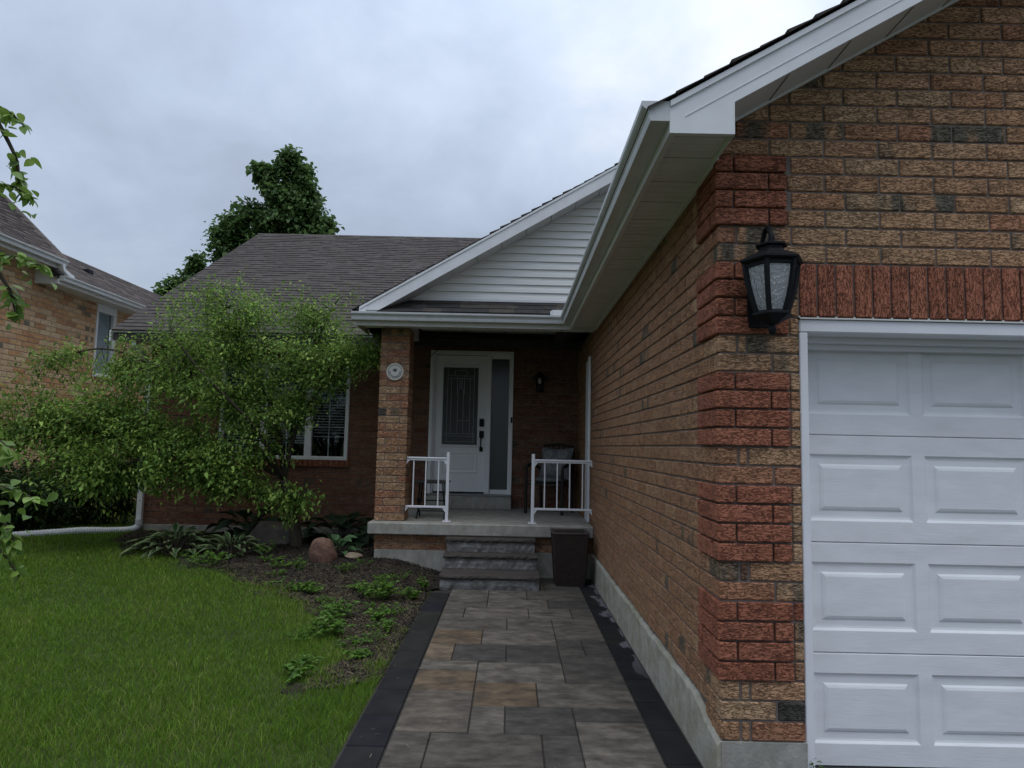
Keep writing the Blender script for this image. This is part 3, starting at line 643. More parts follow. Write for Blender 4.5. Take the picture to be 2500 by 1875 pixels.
# porch gable roof
PP = 0.592
def pz(x): return 2.907+PP*(x+2.80)
AP = 0.55
mb = MB(); mb.prism([(-2.86, 4.69, pz(-2.86)), (AP, 4.69, pz(AP)), (AP+3.4, 4.69, pz(-2.85)), (AP+3.4, 4.69, pz(-2.85)-0.10), (AP, 4.69, pz(AP)-0.13), (-2.86, 4.69, pz(-2.86)-0.10)], (0, 5.2, 0)); proof = mb.build('porch_roof', MT['shingle_a'], house, use_col=True)
proof.data.attributes['Col'].data.foreach_set('color', np.tile(np.float32([0.045, 0.042, 0.042, 1]), len(proof.data.polygons)))
shingles(proof, (-2.88, 4.65, pz(-2.88)+0.004), (0, 1, 0), (1, 0, PP), 5.2, (AP+2.88)*math.hypot(1, PP), thick=0.022)
mb = MB(); mb.prism([(-2.80, 4.68, pz(-2.80)), (AP, 4.68, pz(AP)), (AP+3.35, 4.68, pz(-2.80)), (AP+3.35, 4.68, pz(-2.80)-0.16), (AP, 4.68, pz(AP)-0.175), (-2.60, 4.68, pz(-2.60)-0.172), (-2.80, 4.68, 2.80)], (0, -0.022, 0)); rk = mb.build('porch_rake_fascia', MT['white'], house)
mb = MB(); mb.prism([(-2.79, 4.6575, pz(-2.79)-0.006), (AP, 4.6575, pz(AP)-0.006), (AP, 4.6575, pz(AP)-0.032), (-2.79, 4.6575, pz(-2.79)-0.032)], (0, -0.010, 0)); mb.build('drip_edge', MT['white'], rk)
def psof(x): return pz(x)-0.162
s = -2.62
while s < AP:
    e = min(s+0.295, AP); mb = MB(); mb.prism([(s+0.003, 4.68, psof(s)), (e-0.003, 4.68, psof(e)), (e-0.003, 5.0, psof(e)), (s+0.003, 5.0, psof(s))], (0, 0, 0.012)); mb.build('rake_soffit_panel', MT['soffit'], house); s = e
mb = MB(); mb.prism([(-2.62, 4.69, psof(-2.62)+0.014), (AP, 4.69, psof(AP)+0.014), (AP, 5.0, psof(AP)+0.014), (-2.62, 5.0, psof(-2.62)+0.014)], (0, 0, 0.01)); mb.build('rake_soffit_backing', MT['dark'], house)
z = 3.092; i = 0
while z < psof(AP):
    zt = min(z+0.098, psof(AP)+0.02); xl0 = -2.80+(z+0.162-2.907)/PP+0.012; xl1 = -2.80+(zt+0.162-2.907)/PP+0.012
    if xl1 > 2*AP-xl1: break
    mb = MB(); xr = min(2.0, 2*AP-xl0); xr1 = min(2.0, 2*AP-xl1); yb = 5.0
    # vinyl board: flat face leaning out to a butt edge, shallow groove half way
    prof = [(yb-0.024, z), (yb-0.016, z+0.047), (yb-0.008, z+0.051), (yb-0.003, zt-0.001), (yb+0.008, zt-0.001), (yb+0.008, z)]
    n = len(prof)
    vv = [(xl0+(xl1-xl0)*(pz_-z)/(zt-z), py, pz_) for py, pz_ in prof] + [(xr+(xr1-xr)*(pz_-z)/(zt-z), py, pz_) for py, pz_ in prof]
    mb.add(vv, [(a, (a+1) % n, n+(a+1) % n, n+a) for a in range(n)] + [tuple(range(n))[::-1], tuple(range(n, 2*n))]); mb.build('siding_board', MT['siding'], house); z += 0.098
mb = MB(); mb.prism([(-2.78, 5.009, 3.0), (2.0, 5.009, 3.0), (2.0, 5.009, 3.9), (AP, 5.009, psof(AP)+0.02), (-2.72, 5.009, psof(-2.72)+0.02)], (0, 0.05, 0)); mb.build('gable_wall', MT['dark'], house)
mb = MB(); mb.prism([(-2.235, 4.992, 3.092), (AP, 4.992, psof(AP)-0.002), (AP, 4.992, psof(AP)-0.022), (-2.235, 4.992, 3.072)], (0, -0.012, 0)); mb.box(-2.40, -0.2, 4.975, 4.993, 3.068, 3.090); mb.build('siding_trim', MT['white'], house)
# pent roof strip under the gable
shingles(house, (-2.72, 4.655, 2.862), (1, 0, 0), (0, 1, 0.60), 2.75, 0.40, name='pent_shingle', pal=[(0.055, 0.05, 0.048), (0.045, 0.042, 0.042), (0.075, 0.066, 0.058)])
mb = MB(); mb.prism([(-2.74, 4.66, 2.855), (-2.74, 5.0, 3.059), (-2.74, 5.0, 2.84)], (2.75, 0, 0)); mb.build('pent_deck', MT['dark'], house)
# garage roof
def gz(x): return 2.838+PIT*(x+0.318)
GA = 2.96
mb = MB(); mb.prism([(-0.40, -0.35, gz(-0.40)+0.008), (GA, -0.35, gz(GA)+0.008), (2*GA+0.4, -0.35, gz(-0.40)+0.008), (2*GA+0.4, -0.35, gz(-0.4)-0.03), (GA, -0.35, gz(GA)-0.12), (-0.305, -0.35, gz(-0.305)-0.09)], (0, 8.0, 0)); groof = mb.build('garage_roof', MT['shingle_a'], house, use_col=True)
groof.data.attributes['Col'].data.foreach_set('color', np.tile(np.float32([0.045, 0.042, 0.042, 1]), len(groof.data.polygons)))
shingles(groof, (-0.415, -0.385, gz(-0.415)+0.010), (0, 1, 0), SL, 6.5, 3.37*math.hypot(1, PIT), thick=0.016)
mb = MB(); mb.prism([(-0.318, -0.34, 2.692), (-0.033, -0.34, 2.692), (-0.033, -0.34, gz(-0.033)-0.165), (GA, -0.34, gz(GA)-0.165), (2*GA+0.3, -0.34, gz(-0.3)-0.165), (2*GA+0.3, -0.34, gz(-0.3)), (GA, -0.34, gz(GA)), (-0.318, -0.34, gz(-0.318))], (0, -0.022, 0)); gf = mb.build('rake_fascia', MT['white'], house)
mb = MB()
mb.prism([(-0.316, -0.3625, gz(-0.316)-0.004), (GA, -0.3625, gz(GA)-0.004), (GA, -0.3625, gz(GA)-0.030), (-0.316, -0.3625, gz(-0.316)-0.030)], (0, -0.010, 0)); mb.build('drip_edge', MT['white'], gf)
mb = MB(); mb.prism([(-0.25, -0.3622, gz(-0.25)-0.108), (GA, -0.3622, gz(GA)-0.108), (GA, -0.3622, gz(GA)-0.111), (-0.25, -0.3622, gz(-0.25)-0.111)], (0, -0.003, 0)); mb.build('fascia_crease', MT['white'], gf)
mb = MB(); mb.box(-0.035, -0.0335+0.002, -0.34, -0.004, 2.692, gz(-0.033)-0.14); mb.build('eave_return', MT['white'], house)
s = -0.04; i = 0
while s < GA:
    e = min(s+0.290, GA); mb = MB(); y0, y1 = -0.338, -0.005
    mb.prism([(s+0.006, y0, gsof(s)), (e-0.002, y0, gsof(e)), (e-0.002, y1, gsof(e)), (s+0.006, y1, gsof(s))], (0, 0, 0.010)); mb.build('rake_soffit_panel', MT['soffit'], house); s = e
mb = MB(); mb.prism([(-0.03, -0.335, gsof(-0.03)+0.012), (GA, -0.335, gsof(GA)+0.012), (GA, 0.0, gsof(GA)+0.012), (-0.03, 0.0, gsof(-0.03)+0.012)], (0, 0, 0.01)); mb.build('rake_soffit_backing', MT['dark'], house)
mb = MB(); mb.prism([(0.05, -0.006, gsof(0.05)+0.001), (GA, -0.006, gsof(GA)+0.001), (GA, -0.006, gsof(GA)-0.014), (0.05, -0.006, gsof(0.05)-0.014)], (0, -0.012, 0)); mb.build('soffit_channel', MT['soffit'], house)
# level eave soffit along the side wall, panel by panel
SZ = 2.722
y = -0.338
while y < 4.68:
    e = min(y+0.30, 4.68) if y > -0.1 else (-0.04 if y < -0.2 else 0.0); mb = MB(); mb.box(-0.312, -0.037 if e < 0.01 else -0.004, y+0.006, e-0.006, SZ, SZ+0.012)
    for q in range(1, 4): yy = y+(e-y)*q/4; mb.box(-0.300, -0.03, yy-0.0035, yy+0.0035, SZ-0.003, SZ+0.001)
    mb.build('soffit_panel', MT['soffit'], house); y = e
mb = MB(); mb.box(-0.31, -0.04, -0.33, 4.68, SZ+0.016, SZ+0.03); mb.build('soffit_backing', MT['dark'], house)
mb = MB(); mb.box(-0.026, -0.004, 0.02, 4.68, SZ-0.020, SZ-0.001); mb.box(-0.318, -0.290, -0.338, 4.70, 2.692, 2.7205); mb.box(-0.318, -0.3125, -0.338, 4.70, 2.7205, 2.82); mb.build('eave_fascia', MT['soffit'], house)
x = -2.80
while x < -0.001:
    e = min(x+0.30, -0.004); mb = MB(); mb.box(x+0.006, e-0.006, 4.70, 5.03, SZ, SZ+0.012)
    mb.build('soffit_panel', MT['soffit'], house); x += 0.30
mb = MB(); mb.box(-2.84, -0.005, 4.685, 4.698, 2.692, 2.84); mb.box(-2.84, -0.3125, 4.698, 4.72, 2.692, 2.7205); mb.box(-2.84, -2.822, 4.698, 5.30, 2.692, 2.90); mb.build('porch_fascia', MT['soffit'], house)
mb = MB(); mb.box(-2.81, -0.005, 4.705, 5.030, SZ+0.015, 2.835); mb.build('porch_beam', MT['dark'], house)
mb = MB(); mb.box(-2.60, -2.33, 5.335, 6.995, 2.78, 2.935); mb.build('side_beam', MT['soffit'], house)
x = -2.60
while x < -0.001:
    e = min(x+0.30, -0.002); mb = MB(); mb.box(max(x, -2.326)+0.003, e-0.003, 5.036, 6.995, 2.938, 2.95)
    if e > -2.3: mb.build('ceiling_panel', MT['soffit'], house)
    x += 0.30
mb = MB(); mb.box(-2.81, 0.0, 5.036, 7.0, 2.954, 2.97); mb.box(-2.815, -2.605, 5.336, 6.99, 2.72, 2.95); mb.build('ceiling_backing', MT['dark'], house)
# gutters ------------------------------------------------------------------
GP = [(0, .090), (0, 0), (.083, 0), (.088, .018), (.089, .036), (.097, .050), (.112, .060), (.120, .070), (.122, .090), (.116, .090), (.110, .072), (.080, .05), (.078, .012), (.008, .012), (.008, .090)]
def gutter(name, A, B, out, z, mitA=0, mitB=0, parent=house):
    """K-style gutter from A to B (xy) with its back on the line AB; mit -1 shortens the end towards the front (inside corner)"""
    A = Vector((*A, 0)); B = Vector((*B, 0)); t = (B-A).normalized(); o = Vector((*out, 0)); n = len(GP)
    va = [A + o*d - t*(mitA*d) + Vector((0, 0, z+h)) for d, h in GP]; vb = [B + o*d + t*(mitB*d) + Vector((0, 0, z+h)) for d, h in GP]
    m = MB(); m.add(va+vb, [(i, (i+1) % n, n+(i+1) % n, n+i) for i in range(n)])
    # end caps as the outer silhouette
    cap = [0, 1, 2, 3, 4, 5, 6, 7, 8]; m.add([va[i] for i in cap], [tuple(range(9))]); m.add([vb[i] for i in cap], [tuple(range(9))[::-1]])
    return m.build(name, MT['gutter'], parent)
gutter('gutter', (-0.319, -0.364), (-0.319, 4.684), (-1, 0), 2.745, 0, -1)
gutter('gutter', (-2.87, 4.684), (-0.319, 4.684), (0, -1), 2.745, 0, -1)
gutter('gutter', (-6.75, 6.535), (-2.845, 6.535), (0, -1), 2.755)
mb = MB(); mb.box(-0.535, -0.40, 4.575, 4.582, 2.80, 2.90, bev=0.002); mb.add([(-0.535, 4.575, 2.80), (-0.56, 4.60, 2.80), (-0.56, 4.60, 2.885), (-0.535, 4.575, 2.90)], [(0, 1, 2, 3)]); mb.build('splash_guard', MT['white'], house)
mb = MB(); mb.box(-6.74, -2.84, 6.536, 6.555, 2.70, 2.84); mb.build('fascia', MT['white'], house)
x = -6.70
while x < -2.65:
    mb = MB(); mb.box(x+0.003, x+0.297, 6.555, 6.998, 2.712, 2.724); mb.build('soffit_panel', MT['soffit'], house); x += 0.30
def rect_tube(mb, pts, w, d):
    for a, b in zip(pts[:-1], pts[1:]):
        a = Vector(a); b = Vector(b); t = (b-a).normalized(); u = Vector((1, 0, 0)); v = t.cross(u).normalized(); a = a-t*0.01; b = b+t*0.01
        q = [u*w/2+v*d/2, -u*w/2+v*d/2, -u*w/2-v*d/2, u*w/2-v*d/2]; mb.add([a+p for p in q]+[b+p for p in q], [(0, 1, 5, 4), (1, 2, 6, 5), (2, 3, 7, 6), (3, 0, 4, 7), (3, 2, 1, 0), (4, 5, 6, 7)])
mb = MB(); rect_tube(mb, [(-6.42, 6.475, 2.76), (-6.42, 6.475, 2.66), (-6.42, 6.93, 2.42), (-6.42, 6.93, 0.10)], 0.075, 0.055); mb.build('downspout', MT['white'], house)

# garage door ------------------------------------------------------------------
GY_ = 0.235
mb = MB(); mb.box(0.40, 2.88, GY_+0.045, GY_+0.06, -0.205, 1.99); gdo = mb.build('garage_door', MT['garage'], house)
PWs = [(0.525+k*0.582, 0.525+k*0.582+0.52) for k in range(4)]
for sct in range(4):
    z0 = -0.200+sct*0.535; z1 = z0+0.533
    v = []; f = []
    xs = [0.44] + [a for p in PWs for a in p] + [2.85]
    zs = [z0, z0+0.105, z1-0.095, z1]
    # section face with holes where the panels sit, edges rolled at the joints
    m = MB()
    for i in range(len(xs)-1):
        for j in range(3):
            if i % 2 == 1 and j == 1: continue
            m.add([(xs[i], GY_, zs[j]+(0.004 if j == 0 else 0)), (xs[i+1], GY_, zs[j]+(0.004 if j == 0 else 0)), (xs[i+1], GY_, zs[j+1]-(0.004 if j == 2 else 0)), (xs[i], GY_, zs[j+1]-(0.004 if j == 2 else 0))], [(0, 1, 2, 3)])
    m.add([(xs[0], GY_, z0+0.004), (xs[-1], GY_, z0+0.004), (xs[-1], GY_+0.006, z0), (xs[0], GY_+0.006, z0)], [(0, 3, 2, 1)])
    m.add([(xs[0], GY_, z1-0.004), (xs[-1], GY_, z1-0.004), (xs[-1], GY_+0.006, z1), (xs[0], GY_+0.006, z1)], [(0, 1, 2, 3)])
    m.add([(xs[0], GY_+0.006, z0), (xs[-1], GY_+0.006, z0), (xs[-1], GY_+0.044, z0), (xs[0], GY_+0.044, z0)], [(0, 3, 2, 1)])
    m.build('door_section', MT['garage'], gdo)
    for (x0, x1) in PWs:
        a0, a1 = zs[1], zs[2]; m = MB()
        R_ = [(0, 0), (0.012, 0.010), (0.022, 0.012), (0.050, 0.012), (0.060, 0.005), (0.072, 0.001), (0.078, 0.001)]   # inset, depth: groove, fillet, raised field
        vv = []
        for ins, dep in R_: vv += [(x0+ins, GY_+dep, a0+ins), (x1-ins, GY_+dep, a0+ins), (x1-ins, GY_+dep, a1-ins), (x0+ins, GY_+dep, a1-ins)]
        ff = [(4*r+k, 4*r+(k+1) % 4, 4*(r+1)+(k+1) % 4, 4*(r+1)+k) for r in range(len(R_)-1) for k in range(4)] + [tuple(range(4*len(R_)-4, 4*len(R_)))]
        m.add(vv, ff); m.build('raised_panel', MT['garage'], gdo)
# frame: jambs and head with stop moulding
mb = MB(); mb.box(0.391, 0.432, 0.012, 0.20, -0.21, 1.888, bev=0.004); mb.box(0.432, 0.452, 0.17, 0.232, -0.21, 1.888); mb.build('door_jamb', MT['gframe'], house)
mb = MB(); mb.box(2.862, 2.899, 0.012, 0.20, -0.21, 1.888, bev=0.004); mb.build('door_jamb', MT['gframe'], house)
mb = MB(); mb.box(0.391, 2.899, 0.010, 0.19, 1.889, 1.953, bev=0.006); mb.box(0.433, 2.86, 0.13, 0.22, 1.862, 1.889); mb.box(0.433, 2.86, 0.19, 0.233, 1.835, 1.862); mb.build('door_head', MT['gframe'], house)
mb = MB(); x = 0.393
mb.box(0.392, 2.89, -0.001, 0.012, 1.9525, 1.9595)
while x < 2.88: mb.lathe((x-0.005+random.uniform(-.002, .002), 0.004, 1.957), [(0.001, 0), (0.006, 0.003), (0.005, 0.008), (0.001, 0.010)], 6); x += C
mb.build('caulk_bead', MT['caulk'], house)

# front door ------------------------------------------------------------------
def fx(r): return -2.22 + r
fd = mesh_obj('front_door', *(lambda m: (m.v, m.f))(MB().box(fx(0.076), fx(0.846), 7.035, 7.075, 0.625, 2.665)), MT['doorwhite'], house)
mb = MB()
for a in ((DX0, fx(0.055), 6.965, 7.06, 0.585, 2.735), (fx(1.205), DX1, 6.965, 7.06, 0.585, 2.735), (fx(0.055), fx(1.205), 6.965, 7.06, 2.675, 2.735)): mb.box(*a, bev=0.006)
mb.box(fx(0.055), fx(0.076), 6.995, 7.06, 0.60, 2.675); mb.box(fx(0.846), fx(0.925), 6.985, 7.08, 0.60, 2.675, bev=0.008); mb.box(fx(0.925), fx(1.205), 7.02, 7.08, 0.60, 0.665); mb.box(fx(0.925), fx(1.205), 7.02, 7.08, 2.625, 2.675); mb.box(fx(1.19), fx(1.205), 7.02, 7.08, 0.665, 2.625)
mb.build('door_frame', MT['doorwhite'], fd)
mb = MB(); mb.box(DX0, DX1, 6.93, 7.08, 0.576, 0.600, bev=0.004); mb.build('door_sill', MT['came'], fd)
mb = MB(); mb.box(fx(0.925), fx(1.19), 7.045, 7.052, 0.665, 2.625); mb.build('sidelight_pane', MT['frost'], fd)
mb = MB(); mb.box(fx(0.08), fx(1.2), 7.16, 7.2, 0.6, 2.7); mb.build('door_interior', MT['dark'], fd)
GX0, GX1, GZ0, GZ1 = fx(0.198), fx(0.725), 1.32, 2.485
mb = MB(); fr = 0.03
for a in ((GX0-fr, GX0, GZ0-fr, GZ1+fr), (GX1, GX1+fr, GZ0-fr, GZ1+fr), (GX0, GX1, GZ0-fr, GZ0), (GX0, GX1, GZ1, GZ1+fr)): mb.box(a[0], a[1], 7.016, 7.036, a[2], a[3], bev=0.006)
mb.build('glass_frame', MT['doorwhite'], fd)
mb = MB(); mb.box(GX0, GX1, 7.028, 7.033, GZ0, GZ1); mb.build('decorative_glass', MT['deco'], fd)
def cam_line(u0, u1, v0, v1): return (GX0+u0*(GX1-GX0), GX0+u1*(GX1-GX0), GZ1-v0*(GZ1-GZ0), GZ1-v1*(GZ1-GZ0))
for (u0, v0, u1, v1) in ((.12, 0, .12, .96), (.88, 0, .88, .96), (.23, .15, .23, .86), (.77, .15, .77, .86), (.40, .11, .40, .35), (.47, .14, .47, .28), (.53, .14, .53, .28), (.60, .11, .60, .35), (.12, .11, .88, .11), (.12, .145, .88, .145), (.33, .04, .33, .11), (.67, .04, .67, .11), (.42, .28, .42, .86), (.58, .28, .58, .86), (.40, .69, .78, .69), (.06, .86, .94, .86), (.06, .89, .94, .89), (.06, .96, .94, .96), (.39, .04, .61, .04)):
    x0, x1, z1, z0 = cam_line(u0, u1, v0, v1); h = 0.0022
    mb = MB(); mb.box(min(x0, x1)-h, max(x0, x1)+h, 7.0235, 7.0275, min(z0, z1)-h, max(z0, z1)+h); mb.build('came', MT['came'], fd)
mb = MB(); x0, x1, z0, z1 = fx(0.19), fx(0.735), 0.90, 1.217
vv = []
for ins, dep in ((0, 0), (0.010, -0.008), (0.020, -0.008), (0.045, 0.000), (0.07, -0.006)): vv += [(x0+ins, 7.0348+dep, z0+ins), (x1-ins, 7.0348+dep, z0+ins), (x1-ins, 7.0348+dep, z1-ins), (x0+ins, 7.0348+dep, z1-ins)]
mb.add(vv, [(4*r+k, 4*r+(k+1) % 4, 4*(r+1)+(k+1) % 4, 4*(r+1)+k) for r in range(4) for k in range(4)]+[(16, 17, 18, 19)]); mb.build('raised_panel', MT['doorwhite'], fd)
mb = MB(); mb.box(fx(0.755), fx(0.825), 6.995, 7.036, 1.595, 1.715, bev=0.012); mb.build('keypad_lock', MT['black'], fd)
mb = MB(); mb.box(fx(0.755), fx(0.825), 7.005, 7.036, 1.425, 1.535, bev=0.012); mb.box(fx(0.762), fx(0.812), 7.005, 7.036, 1.225, 1.295, bev=0.01); mb.tube([(fx(0.785), 7.0, 1.43), (fx(0.785), 6.965, 1.40), (fx(0.785), 6.96, 1.32), (fx(0.785), 6.975, 1.27), (fx(0.785), 7.01, 1.25)], [0.014, 0.011, 0.010, 0.011, 0.012], 8); mb.build('handle_set', MT['black'], fd)
mb = MB(); mb.box(fx(1.222), fx(1.248), 6.945, 6.966, 1.66, 1.745, bev=0.005); mb.build('doorbell', MT['black'], fd)
# window with blinds ------------------------------------------------------------------
mb = MB(); t = 0.055
mb.box(WX0, WX1, 6.975, 7.06, WZ0, WZ0+t, bev=0.006); mb.box(WX0, WX1, 6.975, 7.06, WZ1-t, WZ1, bev=0.006); mb.box(WX0, WX0+t, 6.975, 7.06, WZ0+t, WZ1-t, bev=0.006); mb.box(WX1-t, WX1, 6.975, 7.06, WZ0+t, WZ1-t, bev=0.006)
MU = [-4.69, -4.02]
for m in MU: mb.box(m-0.05, m+0.05, 6.98, 7.06, WZ0+t, WZ1-t, bev=0.006)
win = mb.build('window', MT['white'], house)
edges = [WX0+t, MU[0]-0.05, MU[0]+0.05, MU[1]-0.05, MU[1]+0.05, WX1-t]
for k in range(3):
    a, b = edges[2*k], edges[2*k+1]
    mb = MB(); mb.box(a, b, 7.030, 7.035, WZ0+t, WZ1-t); mb.build('pane', MT['pane'], win)
    mb = MB(); xm = (a+b)/2; mb.box(xm-0.008, xm+0.008, 7.036, 7.044, WZ0+t, WZ1-t)
    for q in (1, 2): zz = WZ0+t+(WZ1-WZ0-2*t)*q/3; mb.box(a, b, 7.0365, 7.0435, zz-0.008, zz+0.008)
    mb.build('grille', MT['white'], win)
    zb = (1.17, 1.32, 1.42)[k]; z = WZ1-t-0.04
    while z > zb:
        mb = MB(); mb.add([(a+0.01, 7.075, z), (b-0.01, 7.075, z), (b-0.01, 7.105, z+0.014), (a+0.01, 7.105, z+0.014)], [(0, 1, 2, 3)]); mb.add([(a+0.01, 7.075, z-0.003), (b-0.01, 7.075, z-0.003), (b-0.01, 7.075, z), (a+0.01, 7.075, z)], [(0, 1, 2, 3)]); mb.build('blind_slat', MT['blind'], win); z -= 0.042
    mb = MB(); mb.box(a+0.01, b-0.01, 7.075, 7.105, zb-0.03, zb-0.012); mb.build('blind_rail', MT['blind'], win)
mb = MB(); mb.box(WX0-0.3, WX1+0.3, 8.2, 8.3, 0.5, 2.9); mb.box(WX0-0.3, WX0-0.25, 7.12, 8.2, 0.5, 2.9); mb.box(WX1+0.25, WX1+0.3, 7.12, 8.2, 0.5, 2.9); mb.box(WX0-0.3, WX1+0.3, 7.12, 8.2, 0.45, 0.5); mb.box(WX0-0.3, WX1+0.3, 7.12, 8.2, 2.9, 2.95); mb.build('room_interior', MT['dark'], win)
# white trim of the side entrance inside the porch
mb = MB(); mb.box(-0.030, -0.002, 5.26, 5.34, 0.402, 2.46, bev=0.004); mb.box(-0.018, -0.001, 5.34, 5.68, 0.402, 2.42); z = 0.45
while z < 2.4: mb.box(-0.012, -0.002, 5.245, 5.262, z, z+0.012); z += C
mb.build('side_door_trim', MT['white'], house)
mb = MB(); mb.tube([(-1.95, 6.93, 2.86), (-2.05, 6.75, 2.80), (-2.15, 6.4, 2.70), (-2.22, 6.0, 2.66)], 0.006, 5); mb.tube([(-1.98, 6.9, 2.85), (-2.08, 6.5, 2.66), (-2.19, 5.9, 2.40), (-2.23, 5.36, 2.17)], 0.006, 5); mb.tube([(-2.22, 5.6, 2.62), (-2.228, 5.5, 2.45), (-2.23, 5.4, 2.30)], 0.005, 5); mb.build('cable', MT['cable'], house)

# ------------------------------------------------------------------ porch steps
st = thing('porch_steps', (-1.19, 4.35, -0.2), 'three stone steps with dark treads and pale mottled risers up to the porch', 'steps')
def rough_slab(name, x0, x1, y0, y1, z0, z1, mat, amp, parent, seed):
    """slab with a rough split front edge"""
    rg = random.Random(seed); n = 26; v = []; f = []
    for i in range(n+1):
        x = x0+(x1-x0)*i/n; a = [rg.uniform(-amp, amp) for _ in range(4)]
        v += [(x, y1, z0), (x, y0+0.006+a[0], z0+a[3]*0.3), (x, y0+a[1]-0.004, z0+(z1-z0)*0.5), (x, y0+0.004+a[2]*0.6, z1-0.003), (x, y0+0.014, z1), (x, y1, z1)]
        if i: f += [((i-1)*6+k, i*6+k, i*6+(k+1) % 6, (i-1)*6+(k+1) % 6) for k in range(6)]
    f += [tuple(range(6)), tuple(range(n*6, n*6+6))[::-1]]
    return mesh_obj(name, v, f, mat, parent)
SX0, SX1 = -1.695, -0.668
rough_slab('riser', SX0-0.012, SX1+0.012, 4.140, 4.62, -0.215, -0.0975, MT['riser'], 0.006, st, 1)
rough_slab('tread', SX0-0.02, SX1+0.02, 4.115, 4.60, -0.097, -0.057, MT['tread'], 0.007, st, 2)
rough_slab('riser', SX0, SX1, 4.535, 4.915, -0.0565, 0.0575, MT['riser'], 0.006, st, 3)
rough_slab('tread', SX0-0.018, SX1+0.010, 4.505, 4.915, 0.058, 0.099, MT['tread'], 0.008, st, 4)
rough_slab('riser', SX0, SX1-0.02, 4.72, 4.915, 0.0995, 0.2125, MT['riser'], 0.006, st, 5)
rough_slab('tread', SX0-0.015, SX1-0.015, 4.69, 4.915, 0.213, 0.256, MT['tread'], 0.007, st, 6)

# ------------------------------------------------------------------ railings
def railing(label, xp, xw, bal, post_side):
    t = thing('porch_railing', ((xp+xw)/2, 5.04, 0.4), label, 'railing', 'white metal railings at the porch edge')
    mb = MB(); mb.box(xp-0.019, xp+0.019, 5.015, 5.053, 0.404, 1.225, bev=0.004); mb.build('post', MT['rail'], t)
    mb = MB(); mb.box(xp-0.05, xp+0.05, 4.985, 5.083, 0.400, 0.409, bev=0.002)
    for sx in (-.036, .036):
        for sy in (-.036, .036): mb.lathe((xp+sx, 5.034+sy, 0.409), [(0.007, 0), (0.007, 0.006), (0.003, 0.009)], 6)
    mb.build('base_plate', MT['rail'], t)
    a, b = min(xp+0.019*post_side, xw), max(xp+0.019*post_side, xw)
    mb = MB(); mb.box(a, b, 5.012, 5.056, 1.140, 1.163, bev=0.006); mb.box(a, b, 5.022, 5.046, 1.122, 1.140); mb.build('top_rail', MT['rail'], t)
    mb = MB(); mb.box(a, b, 5.018, 5.050, 0.558, 0.585, bev=0.005); mb.build('bottom_rail', MT['rail'], t)
    for x in bal:
        mb = MB(); mb.box(x-0.0075, x+0.0075, 5.0265, 5.0415, 0.5855, 1.1215, bev=0.002); mb.build('baluster', MT['rail'], t)
    for z in (0.545, 1.108):
        for x, s in ((xp+0.019*post_side, post_side), (xw, -post_side)):
            mb = MB(); mb.prism([(x, 5.02, z+0.013), (x+0.035*s, 5.02, z+0.013), (x, 5.02, z-0.035)], (0, 0.028, 0)); mb.build('bracket', MT['rail'], t)
railing('short white metal railing between the brick pilaster and the steps', -1.735, -2.234, (-2.148, -2.0, -1.847), -1)
railing('longer white metal railing between the steps and the garage wall', -0.711, -0.001, (-0.571, -0.42, -0.27, -0.116), 1)

# ------------------------------------------------------------------ wicker planter
pl = thing('planter', (-0.305, 4.57, -0.2), 'tall dark brown wicker planter beside the steps against the garage wall', 'planter')
T0, T1, Y0, Y1 = -0.50, -0.11, 4.36, 4.75; B0, B1, Z0b, Z1b = -0.46, -0.15, 4.40, 4.71; PZ0, PZ1 = -0.199, 0.37
def pln(u, v, w, off=0.0):
    """u,v in 0..1 across, w height 0..1"""
    x0 = B0+(T0-B0)*w; x1 = B1+(T1-B1)*w; y0 = Z0b+(Y0-Z0b)*w; y1 = Z1b+(Y1-Z1b)*w
    return Vector((x0+(x1-x0)*u, y0+(y1-y0)*v, PZ0+(PZ1-PZ0)*w))
mb = MB(); vv = [pln(u, v, w) for w in (0, 1) for (u, v) in ((0, 0), (1, 0), (1, 1), (0, 1))] + [pln(u, v, 1) for (u, v) in ((.09, .09), (.91, .09), (.91, .91), (.09, .91))] + [pln(u, v, 0.93) for (u, v) in ((.09, .09), (.91, .09), (.91, .91), (.09, .91))]
mb.add(vv, [(0, 1, 5, 4), (1, 2, 6, 5), (2, 3, 7, 6), (3, 0, 4, 7), (0, 3, 2, 1)]+[(4+k, 4+(k+1) % 4, 8+(k+1) % 4, 8+k) for k in range(4)]+[(8+k, 8+(k+1) % 4, 12+(k+1) % 4, 12+k) for k in range(4)]+[(12, 13, 14, 15)])
mb.build('body', MT['wicker'], pl)
mb = MB(); NR, NCx = 30, 12
for side in range(4):
    def pt(a, w):
        return {0: pln(a, 0, w), 1: pln(1, a, w), 2: pln(1-a, 1, w), 3: pln(0, 1-a, w)}[side]
    nrm = {0: Vector((0, -1, 0)), 1: Vector((1, 0, 0)), 2: Vector((0, 1, 0)), 3: Vector((-1, 0, 0))}[side]
    for r in range(NR):
        w0, w1 = r/NR*0.96, (r+0.80)/NR*0.96
        for k in range(-1, NCx):
            a0 = (k+(r % 2)*0.5)/NCx*1.0; a1 = a0+1.0/NCx*0.98; a0, a1 = max(a0, 0), min(a1, 1)
            if a1-a0 < 0.01: continue
            am = (a0+a1)/2; h = 0.011
            v = [pt(a0, w0)+nrm*0.0008, pt(am, w0)+nrm*h*0.7, pt(a1, w0)+nrm*0.0008, pt(a0, w1)+nrm*0.0008, pt(am, w1)+nrm*h, pt(a1, w1)+nrm*0.0008]
            mb.add(v, [(0, 1, 4, 3), (1, 2, 5, 4)])
mb.build('weave', MT['wicker'], pl, kind='stuff')
mb = MB(); rim = [pln(u, v, 1) for (u, v) in ((0, 0), (1, 0), (1, 1), (0, 1), (0, 0))]
